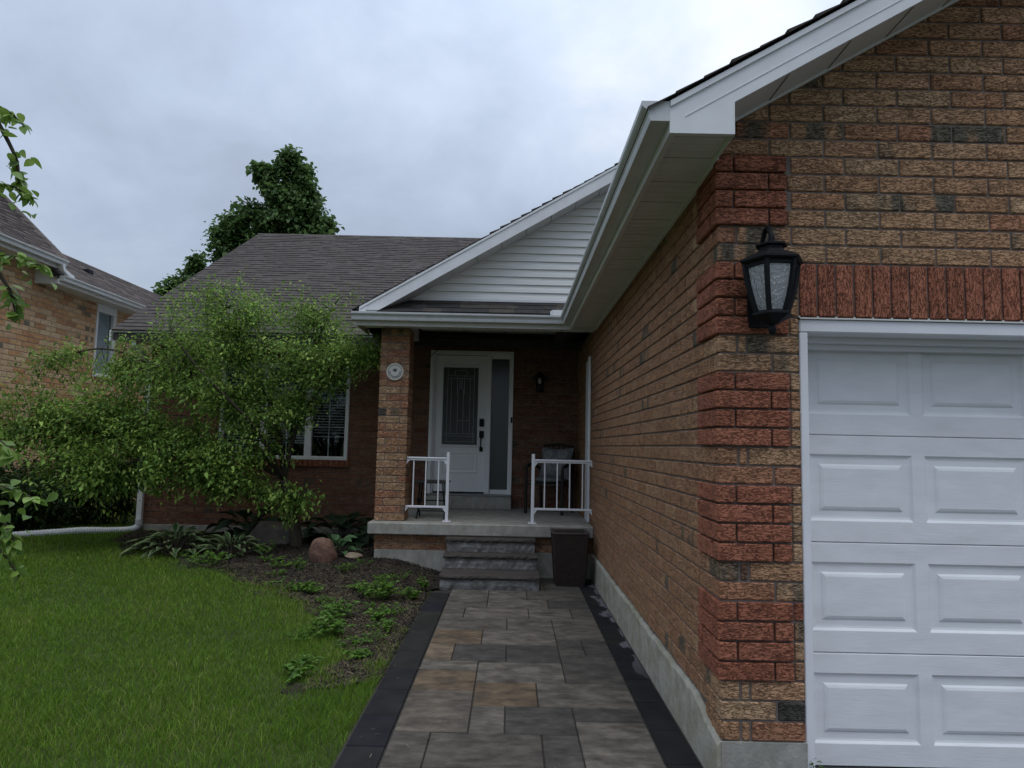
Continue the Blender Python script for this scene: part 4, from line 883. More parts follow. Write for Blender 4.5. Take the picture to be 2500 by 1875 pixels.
for a, b in zip(rim[:-1], rim[1:]): mb.tube([a, b], 0.014, 6)
mb.build('rim', MT['wicker'], pl)

# ------------------------------------------------------------------ folding side table
tb = thing('side_table', (-1.96, 5.44, 0.4), 'small black folding table behind the left railing', 'table')
mb = MB(); mb.box(-2.19, -1.75, 5.26, 5.62, 0.835, 0.865, bev=0.008); mb.build('tabletop', MT['wood'], tb)
for x in (-2.12, -1.80):
    mb = MB(); mb.tube([(x+(0.02 if x < -2 else -0.02), 5.56, 0.83), (x, 5.56, 0.62), (x-(0.01 if x < -2 else -0.01), 5.27, 0.407)], 0.010, 6); mb.build('leg', MT['black'], tb)
    mb = MB(); mb.tube([(x+(0.02 if x < -2 else -0.02), 5.31, 0.83), (x, 5.31, 0.62), (x-(0.01 if x < -2 else -0.01), 5.60, 0.407)], 0.010, 6); mb.build('leg', MT['black'], tb)
    mb = MB(); mb.lathe((x, 5.435, 0.60), [(0.018, 0), (0.022, 0.015), (0.018, 0.03)], 8); mb.build('hinge', MT['black'], tb)
for y, z in ((5.435, 0.615), (5.28, 0.50), (5.59, 0.50)):
    mb = MB(); mb.tube([(-2.12, y, z), (-1.80, y, z)], 0.008, 6); mb.build('stretcher', MT['black'], tb)

# ------------------------------------------------------------------ porch chair, seat cushion and pillow
CH = Vector((-0.415, 6.40, 0.401)); ANG = math.radians(-24)
def cw(x, y, z):                                     # chair frame: front is -y
    return CH + Vector((x*math.cos(ANG)-y*math.sin(ANG), x*math.sin(ANG)+y*math.cos(ANG), z))
ch = thing('patio_chair', CH, 'dark metal patio armchair in the porch corner behind the right railing', 'chair')
def ctube(name, pts, r, parent=ch, mat=MT['bronze'], seg=7): m = MB(); m.tube([cw(*p) for p in pts], r, seg); return m.build(name, mat, parent)
for s in (-1, 1):
    ctube('leg', [(s*0.265, -0.27, 0.0), (s*0.265, -0.27, 0.60)], 0.021)
    ctube('leg', [(s*0.235, 0.24, 0.0), (s*0.235, 0.20, 0.40)], 0.019)
    ctube('armrest', [(s*0.265, -0.27, 0.58), (s*0.27, -0.24, 0.645), (s*0.275, -0.10, 0.665), (s*0.27, 0.10, 0.655), (s*0.245, 0.21, 0.60)], [0.022, 0.025, 0.025, 0.022, 0.018])
    ctube('back_post', [(s*0.235, 0.20, 0.40), (s*0.235, 0.25, 0.65), (s*0.225, 0.30, 0.93)], 0.018)
mb = MB(); b_ = [(-0.25, -0.27, 0.39), (0.25, -0.27, 0.39), (0.235, 0.22, 0.37), (-0.235, 0.22, 0.37)]
mb.add([cw(*p) for p in b_]+[cw(p[0], p[1], p[2]+0.025) for p in b_], [(3, 2, 1, 0), (4, 5, 6, 7), (0, 1, 5, 4), (1, 2, 6, 5), (2, 3, 7, 6), (3, 0, 4, 7)]); mb.build('seat', MT['bronze'], ch)
ctube('back_rail', [(-0.225, 0.30, 0.93), (0, 0.315, 0.955), (0.225, 0.30, 0.93)], 0.018)
for k in range(5): x = -0.16+0.08*k; ctube('back_slat', [(x, 0.215, 0.42), (x, 0.26, 0.65), (x, 0.31, 0.94)], 0.009)
def pillow_mesh(w, h, t, n=14):
    v = []; f = []
    for sgn in (-1, 1):
        for i in range(n+1):
            for j in range(n+1):
                a, b = 2*i/n-1, 2*j/n-1; pinch = 1-0.10*(a*a*(1-b*b)+b*b*(1-a*a))-0.02
                th = t*max(0, (1-abs(a)**2.6))**0.55*max(0, (1-abs(b)**2.6))**0.55
                v.append((a*w/2*pinch if abs(b) < 1 else a*w/2*pinch, sgn*th/2, b*h/2*pinch))
    m = (n+1)*(n+1)
    for s in range(2):
        for i in range(n):
            for j in range(n):
                q = (s*m+i*(n+1)+j, s*m+(i+1)*(n+1)+j, s*m+(i+1)*(n+1)+j+1, s*m+i*(n+1)+j+1); f.append(q if s == 0 else q[::-1])
    return v, f
pv, pf = pillow_mesh(0.50, 0.48, 0.17)
def pw(x, y, z):                                     # pillow leaning on the back of the chair
    tl = math.radians(17); c, s = math.cos(tl), math.sin(tl); return cw(x+0.02, 0.105+(y*c+(z)*s*1.0)*1.0+0.04, 0.685+z*c-y*s)
pil = thing('throw_pillow', pw(0, 0, -0.2), 'square grey throw pillow printed with rings, propped on the chair back', 'pillow')
mesh_obj('pillow_body', [pw(*p) for p in pv], pf, MT['fabric'], pil, smooth=True)
for (cx_, cz_) in ((-0.115, 0.11), (0.11, 0.12), (-0.11, -0.10), (0.11, -0.11), (0.0, 0.005)):
    for r0, r1 in ((0.058, 0.068), (0.036, 0.044), (0.012, 0.020)):
        if (cx_, cz_) == (0.0, 0.005) and r0 > 0.05: continue
        vv = []; ff = []; n = 26
        for k in range(n):
            a = 2*math.pi*k/n
            for r in (r0, r1):
                x, z = cx_+r*math.cos(a), cz_+r*math.sin(a); th = 0.17*max(0, 1-abs(2*x/0.5)**2.6)**0.55*max(0, 1-abs(2*z/0.48)**2.6)**0.55
                vv.append(pw(x*0.96, -th/2-0.003, z*0.96))
            ff.append((2*k, 2*k+1, (2*k+3) % (2*n), (2*k+2) % (2*n)))
        mesh_obj('printed_ring', vv, ff, MT['pattern'], pil)
cv, cf = pillow_mesh(0.50, 0.46, 0.085)
cu = mesh_obj('seat_cushion', [cw(x, z-0.035, 0.455+y) for x, y, z in cv], cf, MT['fabric'], None, smooth=True)
tag(cu, 'grey patterned cushion lying on the seat of the porch chair', 'cushion')

# ------------------------------------------------------------------ garage wall lantern
LX, LY = 0.193, -0.168
ln = thing('wall_lantern', (LX, -0.016, 1.84), 'black hexagonal wall lantern with seeded glass beside the garage door', 'lantern')
mb = MB(); mb.prism([(LX-0.055, -0.016, 1.90), (LX+0.055, -0.016, 1.90), (LX+0.062, -0.016, 2.0), (LX+0.055, -0.016, 2.24), (LX, -0.016, 2.27), (LX-0.055, -0.016, 2.24), (LX-0.062, -0.016, 2.0)], (0, -0.018, 0)); mb.build('back_plate', MT['black'], ln)
mb = MB(); mb.tube([(LX, -0.03, 2.12), (LX, -0.045, 2.22), (LX, -0.06, 2.305), (LX, -0.095, 2.352), (LX, -0.135, 2.352), (LX, LY, 2.305), (LX, LY, 2.255)], [0.010, 0.010, 0.011, 0.012, 0.012, 0.012, 0.013], 8); mb.build('arm', MT['black'], ln, smooth=True)
mb = MB(); mb.lathe((LX, LY, 0), [(0.136, 2.168), (0.146, 2.176), (0.146, 2.184), (0.125, 2.194), (0.088, 2.214), (0.066, 2.222), (0.058, 2.236), (0.058, 2.246), (0.074, 2.251), (0.074, 2.259), (0.045, 2.268), (0.016, 2.276), (0.016, 2.29)], 6); mb.build('roof', MT['black'], ln)
BP = [(0.072, 1.948), (0.090, 2.00), (0.106, 2.06), (0.118, 2.125), (0.122, 2.168)]
mb = MB()
for k in range(6):
    a0 = math.pi/3*k
    for q in range(len(BP)-1):
        pass
    mb.tube([(LX+r*math.cos(a0), LY+r*math.sin(a0), z) for r, z in BP], 0.013, 5)
mb.lathe((LX, LY, 0), [(0.118, 2.148), (0.124, 2.15), (0.124, 2.168), (0.110, 2.168), (0.108, 2.148)], 6)
mb.build('cage', MT['black'], ln)
for k in range(6):
    a0, a1 = math.pi/3*k, math.pi/3*(k+1); mb = MB(); vv = []
    for r, z in BP:
        r -= 0.006
        for t in (0.10, 0.90): vv.append((LX+r*(math.cos(a0)*(1-t)+math.cos(a1)*t), LY+r*(math.sin(a0)*(1-t)+math.sin(a1)*t), z))
    mb.add(vv, [(2*q, 2*q+1, 2*q+3, 2*q+2) for q in range(len(BP)-1)]); mb.build('pane', MT['lens'], ln)
mb = MB(); mb.lathe((LX, LY, 0), [(0.010, 1.845), (0.017, 1.853), (0.020, 1.866), (0.015, 1.880), (0.012, 1.888), (0.030, 1.892), (0.055, 1.908), (0.082, 1.924), (0.090, 1.930), (0.090, 1.938), (0.078, 1.946), (0.070, 1.950)], 6); mb.build('finial', MT['black'], ln)
mb = MB(); mb.lathe((LX, LY, 0), [(0.012, 1.97), (0.02, 1.99), (0.028, 2.02), (0.026, 2.045), (0.014, 2.07), (0.013, 2.10)], 10); mb.build('bulb', MT['bulb'], ln, smooth=True)

# porch light on the back wall
qx, qz = -0.575, 2.28
pt_ = thing('porch_light', (qx, 7.0, qz-0.12), 'small dark wall light with a bare bulb on the porch back wall', 'lamp')
mb = MB(); mb.box(qx-0.05, qx+0.05, 6.975, 6.998, qz-0.12, qz+0.12, bev=0.01); mb.build('back_plate', MT['bronze'], pt_)
mb = MB(); mb.lathe((qx, 6.89, 0), [(0.095, qz+0.055), (0.11, qz+0.062), (0.06, qz+0.10), (0.02, qz+0.135), (0.02, qz+0.15)], 8); mb.tube([(qx, 6.98, qz+0.11), (qx, 6.89, qz+0.14)], 0.010, 6); mb.build('hood', MT['bronze'], pt_)
mb = MB()
for k in range(4): a = math.pi/4+k*math.pi/2; mb.tube([(qx+0.085*math.cos(a), 6.89+0.085*math.sin(a), qz+0.06), (qx+0.06*math.cos(a), 6.89+0.06*math.sin(a), qz-0.12)], 0.006, 5)
mb.lathe((qx, 6.89, 0), [(0.05, qz-0.15), (0.068, qz-0.13), (0.066, qz-0.115)], 8); mb.build('cage', MT['bronze'], pt_)
mb = MB(); mb.lathe((qx, 6.89, 0), [(0.010, qz-0.035), (0.026, qz-0.015), (0.030, qz+0.01), (0.018, qz+0.04), (0.014, qz+0.06)], 10); mb.build('bulb', MT['bulb'], pt_, smooth=True)

# round plaque on the pilaster
PX, PY, PZ = -2.405, 4.979, 2.18
pq = thing('house_plaque', (PX, PY, PZ-0.105), 'round cream glazed name plaque on the brick pilaster', 'plaque')
def disc(name, prof, mat, parent, seg=40):
    v = []; f = []
    for r, d in prof: v += [(PX+r*math.cos(2*math.pi*k/seg), PY-d, PZ+r*math.sin(2*math.pi*k/seg)) for k in range(seg)]
    for i in range(len(prof)-1): f += [(i*seg+k, i*seg+(k+1) % seg, (i+1)*seg+(k+1) % seg, (i+1)*seg+k) for k in range(seg)]
    f.append(tuple(range((len(prof)-1)*seg, len(prof)*seg))); return mesh_obj(name, v, f, mat, parent, smooth=False)
disc('dish', [(0.100, 0.0), (0.105, 0.008), (0.104, 0.014), (0.094, 0.018), (0.088, 0.014), (0.004, 0.013)], MT['ceramic'], pq)
def ring(r0, r1, d, mat, name):
    n = 48; v = [(PX+r*math.cos(2*math.pi*k/n), PY-d, PZ+r*math.sin(2*math.pi*k/n)) for k in range(n) for r in (r0, r1)]
    mesh_obj(name, v, [(2*k, 2*k+1, (2*k+3) % (2*n), (2*k+2) % (2*n)) for k in range(n)], mat, pq)
ring(0.079, 0.083, 0.0155, MT['ink'], 'glaze_ring')
def letter(ch_, ang, rad, size):
    cu_ = bpy.data.curves.new('letter', 'FONT'); cu_.body = ch_; cu_.size = size; cu_.align_x = 'CENTER'; cu_.align_y = 'CENTER'; cu_.extrude = 0.0006; cu_.offset = 0.0006
    o = bpy.data.objects.new('letter_curve', cu_); COL.objects.link(o)
    me = bpy.data.meshes.new_from_object(o.evaluated_get(bpy.context.evaluated_depsgraph_get())); bpy.data.objects.remove(o)
    v = np.array([p.co[:] for p in me.vertices]); rot = ang+math.pi/2
    x = v[:, 0]*math.cos(rot)-v[:, 1]*math.sin(rot); z = v[:, 0]*math.sin(rot)+v[:, 1]*math.cos(rot)
    W_ = np.stack([PX+rad*math.cos(ang)+x, PY-0.0165-v[:, 2]*0.5, PZ+rad*math.sin(ang)+z], -1)
    mesh_obj('letter', W_, [tuple(p.vertices) for p in me.polygons], MT['ink'], pq); bpy.data.meshes.remove(me)
bpy.context.view_layer.update()
word = 'RAVENWOOD'
for i, c_ in enumerate(word): letter(c_, math.radians(-90 + (i-4)*21.5), 0.064, 0.029)
for k in range(5):                                   # faint sprig motif in the middle
    a = math.radians(50+20*k); mesh_obj('motif', [(PX+0.0+0.010*math.cos(a), PY-0.0150, PZ-0.012+0.01*math.sin(a)), (PX+0.03*math.cos(a)-0.005, PY-0.0150, PZ-0.012+0.04*math.sin(a)), (PX+0.045*math.cos(a), PY-0.0150, PZ-0.012+0.062*math.sin(a)), (PX+0.03*math.cos(a)+0.006, PY-0.0150, PZ-0.012+0.038*math.sin(a))], [(0, 1, 2, 3)], MT['ink'], pq)

# ------------------------------------------------------------------ neighbour's house
nb = thing('neighbour_house', (-9.5, 9.0, -0.1), 'buff brick house next door with brown shingle roof and white gutters', 'house')
NX = -9.0
nbw = Brickwork()
NWIN = (9.72, 10.36, 2.48, 3.93)
rows(nbw, 'E', NX, 3.0, 16.0, -0.08, 0, 45, BUFF, [(NWIN[0], NWIN[1], NWIN[2]-0.09, NWIN[3])], 0.07, cls='brick')
rows(nbw, 'E', NX, 3.0, 8.0, -0.08, 45, 48, BUFF, [], 0.07, cls='brick')
a = NWIN[0]-0.04
while a < NWIN[1]+0.03: nbw.add('E', (NX-0.05, NX+0.025, a, a+0.066, NWIN[2]-0.09, NWIN[2]-0.004), tint([(0.24, 0.12, 0.09)], 0), 'sill_brick'); a += 0.076
def nbvis(e):
    q = project((NX, (e[1][2]+e[1][3])/2, (e[1][4]+e[1][5])/2)); return q is not None and q[1] < 1000 and q[0] < 300
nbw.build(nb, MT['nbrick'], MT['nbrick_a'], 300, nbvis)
MT['nmortar'] = material('pale mortar', (0.27, 0.235, 0.20), 0.95, var=0.15)
mb = MB()
for (y0, y1, z0, z1) in ((3.0, NWIN[0], -0.4, 3.96), (NWIN[0], NWIN[1], -0.4, NWIN[2]), (NWIN[0], NWIN[1], NWIN[3], 3.96), (NWIN[1], 16.0, -0.4, 3.96), (3.0, 8.0, 3.96, 4.22)): mb.box(NX-0.12, NX-0.007, y0, y1, z0, z1)
mb.box(-18, NX-0.12, 3.0, 3.1, -0.4, 4.2); mb.box(-18, NX-0.12, 15.9, 16, -0.4, 3.96); mb.build('wall', MT['nmortar'], nb)
NSH = [(0.105, 0.086, 0.078), (0.09, 0.074, 0.068), (0.12, 0.098, 0.088), (0.078, 0.066, 0.062)]
# lower roof
mb = MB(); mb.prism([(-8.60, 7.9, 4.02), (-10.52, 7.9, 5.14), (-12.5, 7.9, 4.0), (-12.5, 7.9, 3.9), (-10.52, 7.9, 5.0), (-8.60, 7.9, 3.95)], (0, 8.3, 0)); nlr = mb.build('lower_roof', MT['shingle_a'], nb, use_col=True)
nlr.data.attributes['Col'].data.foreach_set('color', np.tile(np.float32([0.05, 0.043, 0.04, 1]), len(nlr.data.polygons)))
shingles(nlr, (-8.57, 7.9, 4.012), (0, 1, 0), (-1, 0, PIT), 8.3, 1.95*math.hypot(1, PIT), pal=NSH, thick=0.014)
mb = MB(); mb.box(-9.72, -9.56, 10.25, 10.42, 4.58, 4.70, bev=0.015); mb.build('roof_vent', MT['black'], nb)
# upper roof
mb = MB(); mb.add([(-8.60, 2.6, 4.27), (-8.60, 8.05, 4.27), (-13.9, 13.3, 7.36), (-13.9, 2.6, 7.36), (-8.60, 2.6, 4.20), (-8.60, 8.05, 4.20), (-13.9, 13.3, 4.2), (-13.9, 2.6, 4.2)], [(0, 1, 2, 3), (0, 4, 5, 1), (1, 5, 6, 2), (2, 6, 7, 3), (3, 7, 4, 0), (4, 7, 6, 5)]); nur = mb.build('upper_roof', MT['shingle_a'], nb, use_col=True)
nur.data.attributes['Col'].data.foreach_set('color', np.tile(np.float32([0.05, 0.043, 0.04, 1]), len(nur.data.polygons)))
hl = math.hypot(1, PIT)
shingles(nur, (-8.58, 2.6, 4.268), (0, 1, 0), (-1, 0, PIT), 11.0, 5.3*hl, clip=lambda u, s: u < 5.45+(s/hl)*0.99, pal=NSH, thick=0.016)
mb = MB()
for i in range(36):
    t = i*0.2; p = lambda q: Vector((-8.60-q*0.71, 8.06+q*0.703, 4.275+q*0.414)); a, b = p(t), p(t+0.23); sd = Vector((0.09, 0.09, -0.03)); up = Vector((0, 0, 0.022))
    mb.add([a+sd, a+up, a-sd, b+sd, b+up*0.5, b-sd], [(0, 3, 4, 1), (1, 4, 5, 2), (0, 1, 2)], (*random.choice(NSH), 1))
mb.build('hip_cap', MT['shingle_a'], nur, use_col=True)
def ngutter(y0, y1, z, mats=MT['gutter']):
    g = gutter('gutter', (-8.60, y0), (-8.60, y1), (1, 0), z, 0, 0, nb); return g
ngutter(2.6, 8.02, 4.165); ngutter(7.98, 16.2, 3.915)
mb = MB(); mb.box(-9.0, -8.602, 2.6, 8.02, 4.13, 4.145); mb.box(-8.62, -8.601, 2.6, 8.02, 4.11, 4.26); mb.build('upper_soffit', MT['soffit'], nb)
mb = MB(); mb.box(-9.0, -8.602, 7.98, 16.2, 3.885, 3.90); mb.box(-8.62, -8.601, 7.98, 16.2, 3.86, 4.0); mb.build('lower_soffit', MT['soffit'], nb)
mb = MB(); mb.prism([(-9.0, 7.985, 3.86), (-8.60, 7.985, 3.86), (-8.60, 7.985, 4.02), (-9.0, 7.985, 4.13)], (0, -0.02, 0)); mb.build('eave_return', MT['white'], nb)
mb = MB(); rect_tube(mb, [(-8.54, 7.93, 4.17), (-8.54, 7.96, 4.09), (-8.56, 8.16, 4.045), (-8.57, 8.26, 4.03)], 0.075, 0.055); mb.build('downspout_elbow', MT['white'], nb)
mb = MB(); a, b, z0, z1 = NWIN
mb.box(NX-0.10, NX+0.012, a, b, z1-0.19, z1, bev=0.005); mb.box(NX-0.10, NX+0.012, a, b, z0, z0+0.06, bev=0.005); mb.box(NX-0.10, NX+0.012, a, a+0.05, z0+0.06, z1-0.19, bev=0.005); mb.box(NX-0.10, NX+0.012, b-0.09, b, z0+0.06, z1-0.19, bev=0.005); nw = mb.build('window', MT['white'], nb)
mb = MB(); mb.box(NX-0.05, NX-0.045, a+0.05, b-0.09, z0+0.06, z1-0.19); mb.build('pane', MT['pane'], nw)
v = []; f = []
for i in range(25): t = a+0.05+(b-a-0.19)*i/24; v += [(NX-0.068+0.010*math.sin(i*1.9), t, z0+0.06), (NX-0.068+0.010*math.sin(i*1.9), t, z1-0.19)]; f += [(2*i-2, 2*i, 2*i+1, 2*i-1)] if i else []
mesh_obj('curtain', v, f, MT['curtain'], nw)
mb = MB(); mb.box(NX-0.4, NX-0.38, a, b, z0, z1); mb.build('room_interior', MT['dark'], nw)

# ------------------------------------------------------------------ corrugated drain hose on the lawn
path = [(-6.42, 6.93, 0.13), (-6.42, 6.92, 0.04), (-6.46, 6.84, -0.005), (-6.56, 6.72, -0.01), (-6.72, 6.58, 0.0), (-6.92, 6.44, 0.015), (-7.15, 6.30, 0.005), (-7.40, 6.15, -0.005), (-7.62, 6.02, -0.015)]
pts = []
P = [Vector(p) for p in path]
for i in range(len(P)-1):
    p0, p1, p2, p3 = P[max(i-1, 0)], P[i], P[i+1], P[min(i+2, len(P)-1)]
    for k in range(16):
        t = k/16; pts.append(0.5*((2*p1)+(p2-p0)*t+(2*p0-5*p1+4*p2-p3)*t*t+(3*p1-p0-3*p2+p3)*t**3))
mb = MB(); mb.tube(pts, [0.046 if (i % 2) else 0.053 for i in range(len(pts))], 12)
tag(mb.build('drain_hose', MT['pvc']), 'white corrugated drain hose lying on the lawn at the house corner', 'hose')
for o_ in [bpy.data.objects['drain_hose']]:
    pass

# ------------------------------------------------------------------ stones
def boulder(name, c, r, seed, mat, label, flat=1.0):
    import bmesh
    bm = bmesh.new(); bmesh.ops.create_icosphere(bm, subdivisions=4, radius=1.0); rg = np.random.default_rng(seed)
    K = rg.normal(size=(9, 3)); K /= np.linalg.norm(K, axis=1)[:, None]; D = rg.uniform(0.62, 0.90, 9); ph = rg.uniform(0, 6, (6,)); fr_ = rg.uniform(2, 5, (6, 3))
    v = []
    for p in bm.verts:
        n = np.array(p.co); s = 1.0
        for k, d in zip(K, D):
            t = n@k
            if t*s > d: s = d/t
        s += 0.045*sum(math.sin(fr_[q]@n+ph[q]) for q in range(6))/2
        v.append((c[0]+n[0]*s*r[0], c[1]+n[1]*s*r[1], c[2]+n[2]*s*r[2]))
    f = [tuple(x.index for x in q.verts) for q in bm.faces]; bm.free()
    o = mesh_obj(name, v, f, mat, smooth=True); return tag(o, label, 'rock')
boulder('boulder', (-3.12, 4.75, 0.03), (0.168, 0.15, 0.20), 12, MT['rock_red'], 'rounded reddish boulder in the garden bed in front of the small hosta')
boulder('flat_stone', (-2.80, 4.90, -0.005), (0.11, 0.09, 0.045), 5, MT['rock_tan'], 'small flat tan stone beside the reddish boulder')
boulder('field_stone', (-4.15, 6.05, 0.03), (0.42, 0.30, 0.26), 8, MT['rock_grey'], 'large dark stone in the shade behind the tree trunk')

# ------------------------------------------------------------------ vegetation helpers
def leaf_arrays(P, D, N, L, Wd, fold=0.25, curl=0.15):
    """two folded quads per leaf; P base points, D midrib directions, N rough normals"""
    P = np.asarray(P, float); n = len(P); D = D/np.linalg.norm(D, axis=1)[:, None]
    S = np.cross(D, N); S /= np.maximum(np.linalg.norm(S, axis=1), 1e-6)[:, None]; U = np.cross(S, D)
    L = np.asarray(L)[:, None]; Wd = np.asarray(Wd)[:, None]
    a = P; t = P+D*L-U*L*curl
    r1 = P+D*L*0.28+S*Wd*0.48+U*Wd*fold; r2 = P+D*L*0.68+S*Wd*0.36+U*(Wd*fold*0.7-L*curl*0.4)
    l1 = P+D*L*0.28-S*Wd*0.48+U*Wd*fold; l2 = P+D*L*0.68-S*Wd*0.36+U*(Wd*fold*0.7-L*curl*0.4)
    V = np.stack([a, r1, r2, t, l2, l1], 1).reshape(-1, 3); b = (np.arange(n)*6)[:, None]
    Q = np.concatenate([b+np.array([[0, 1, 2, 3]]), b+np.array([[0, 3, 4, 5]])], 1).reshape(-1, 4)
    return V, Q
def unit(n):
    v = RNG.normal(size=(n, 3)); return v/np.linalg.norm(v, axis=1)[:, None]
def palette_cols(n, pal, jit=0.18):
    p = np.array(pal)[RNG.integers(0, len(pal), n)]*(1+RNG.uniform(-jit, jit, (n, 1))); return np.concatenate([p, np.ones((n, 1))], 1)
def smooth_path(pts, k=5):
    P = [Vector(p) for p in pts]; out = []
    for i in range(len(P)-1):
        p0, p1, p2, p3 = P[max(i-1, 0)], P[i], P[i+1], P[min(i+2, len(P)-1)]
        for q in range(k):
            t = q/k; out.append(0.5*((2*p1)+(p2-p0)*t+(2*p0-5*p1+4*p2-p3)*t*t+(3*p1-p0-3*p2+p3)*t**3))
    return out+[P[-1]]

def tree(name, label, base, trunk, limbs, lobes, leaf, wid, per, pal, group=None, trunk_r=(0.11, 0.07), limb_r=0.045, twig_r=0.006, spread=0.07, shell=2.0, droop=0.35, cat='tree', along=0.35, seg=9, sprig=0.14, zsize=None):
    t = thing(name, base, label, cat, group)
    tp = smooth_path(trunk, 5); m = MB(); n = len(tp); m.tube(tp, [trunk_r[0]*(1.25 if i == 0 else 1)+(trunk_r[1]-trunk_r[0])*i/(n-1) for i in range(n)], seg); 
    nodes = [np.array(tp[-1])]
    m.build('trunk', MT['bark'], t, smooth=True)
    br = MB()
    for lb in limbs:
        lb = [lb[0]]+[tuple(np.array(q)+RNG.normal(size=3)*0.05*min(1.0, float(np.linalg.norm(np.array(lb[-1])-np.array(lb[0])))/2) ) for q in lb[1:]]; lp = smooth_path(lb, 5); k = len(lp); br.tube(lp, [limb_r*(1-0.85*i/(k-1))+0.004 for i in range(k)], 6); nodes += [np.array(p) for p in lp[2:]]
    nodes = np.array(nodes); PP_, DD, TT = [], [], []
    for (cx, cy, cz, rx, ry, rz, nt) in lobes:
        u = unit(nt)*(RNG.uniform(0, 1, (nt, 1))**(1/shell)); ext = np.where(RNG.random((nt, 1)) < sprig, RNG.uniform(1.15, 1.5, (nt, 1)), 1.0); tips = np.array([cx, cy, cz])+u*ext*np.array([rx, ry, rz])
        for tip, uu in zip(tips, u):
            d = np.linalg.norm(nodes-tip, axis=1)+0.25*np.maximum(0, nodes[:, 2]-tip[2]); nd_ = nodes[np.argmin(d)]; Ld = np.linalg.norm(tip-nd_)
            mid = (nd_+tip)/2+np.array([0, 0, 0.10*Ld])+RNG.normal(size=3)*0.05*Ld
            br.tube([nd_, mid, tip], [twig_r, twig_r*0.7, twig_r*0.3], 3, cap=False)
            k = max(4, int(per*RNG.uniform(0.6, 1.4))); s0 = max(along, 1-0.9/max(Ld, 0.3)); s = RNG.uniform(s0, 1.06, k)[:, None]
            pts = np.where(s < 0.5, nd_+(mid-nd_)*s*2, mid+(tip-mid)*(s-0.5)*2)+RNG.normal(size=(k, 3))*spread
            dirs = (tip-mid)/max(Ld, 0.1)*1.2+unit(k)*0.9+uu*0.4; dirs[:, 2] -= droop
            PP_.append(pts); DD.append(dirs); TT.append(np.full(k, RNG.uniform(0.72, 1.22))*(1+0.35*np.clip((s[:, 0]-0.85)/0.2, 0, 1)))
    br.build('branches', MT['twig'], t, smooth=True)
    Pn = np.concatenate(PP_); Dn = np.concatenate(DD); n = len(Pn); Nn = unit(n)*0.55+np.array([0, 0, 1.0]); sc = np.clip(RNG.lognormal(-0.05, 0.33, n), 0.45, 1.9)
    if zsize: sc = sc*np.interp(Pn[:, 2], [zsize[0], zsize[1]], [1.08, 0.80])
    V, Q = leaf_arrays(Pn, Dn, Nn, leaf*sc, wid*sc); pc = palette_cols(n, pal); pc[:, :3] *= np.concatenate(TT)[:, None]; cols = np.repeat(pc, 2, axis=0)
    fast_obj('crown', V, Q, [], MT['leaf'], t, cols, origin=tuple(Pn.mean(0)))
    return t

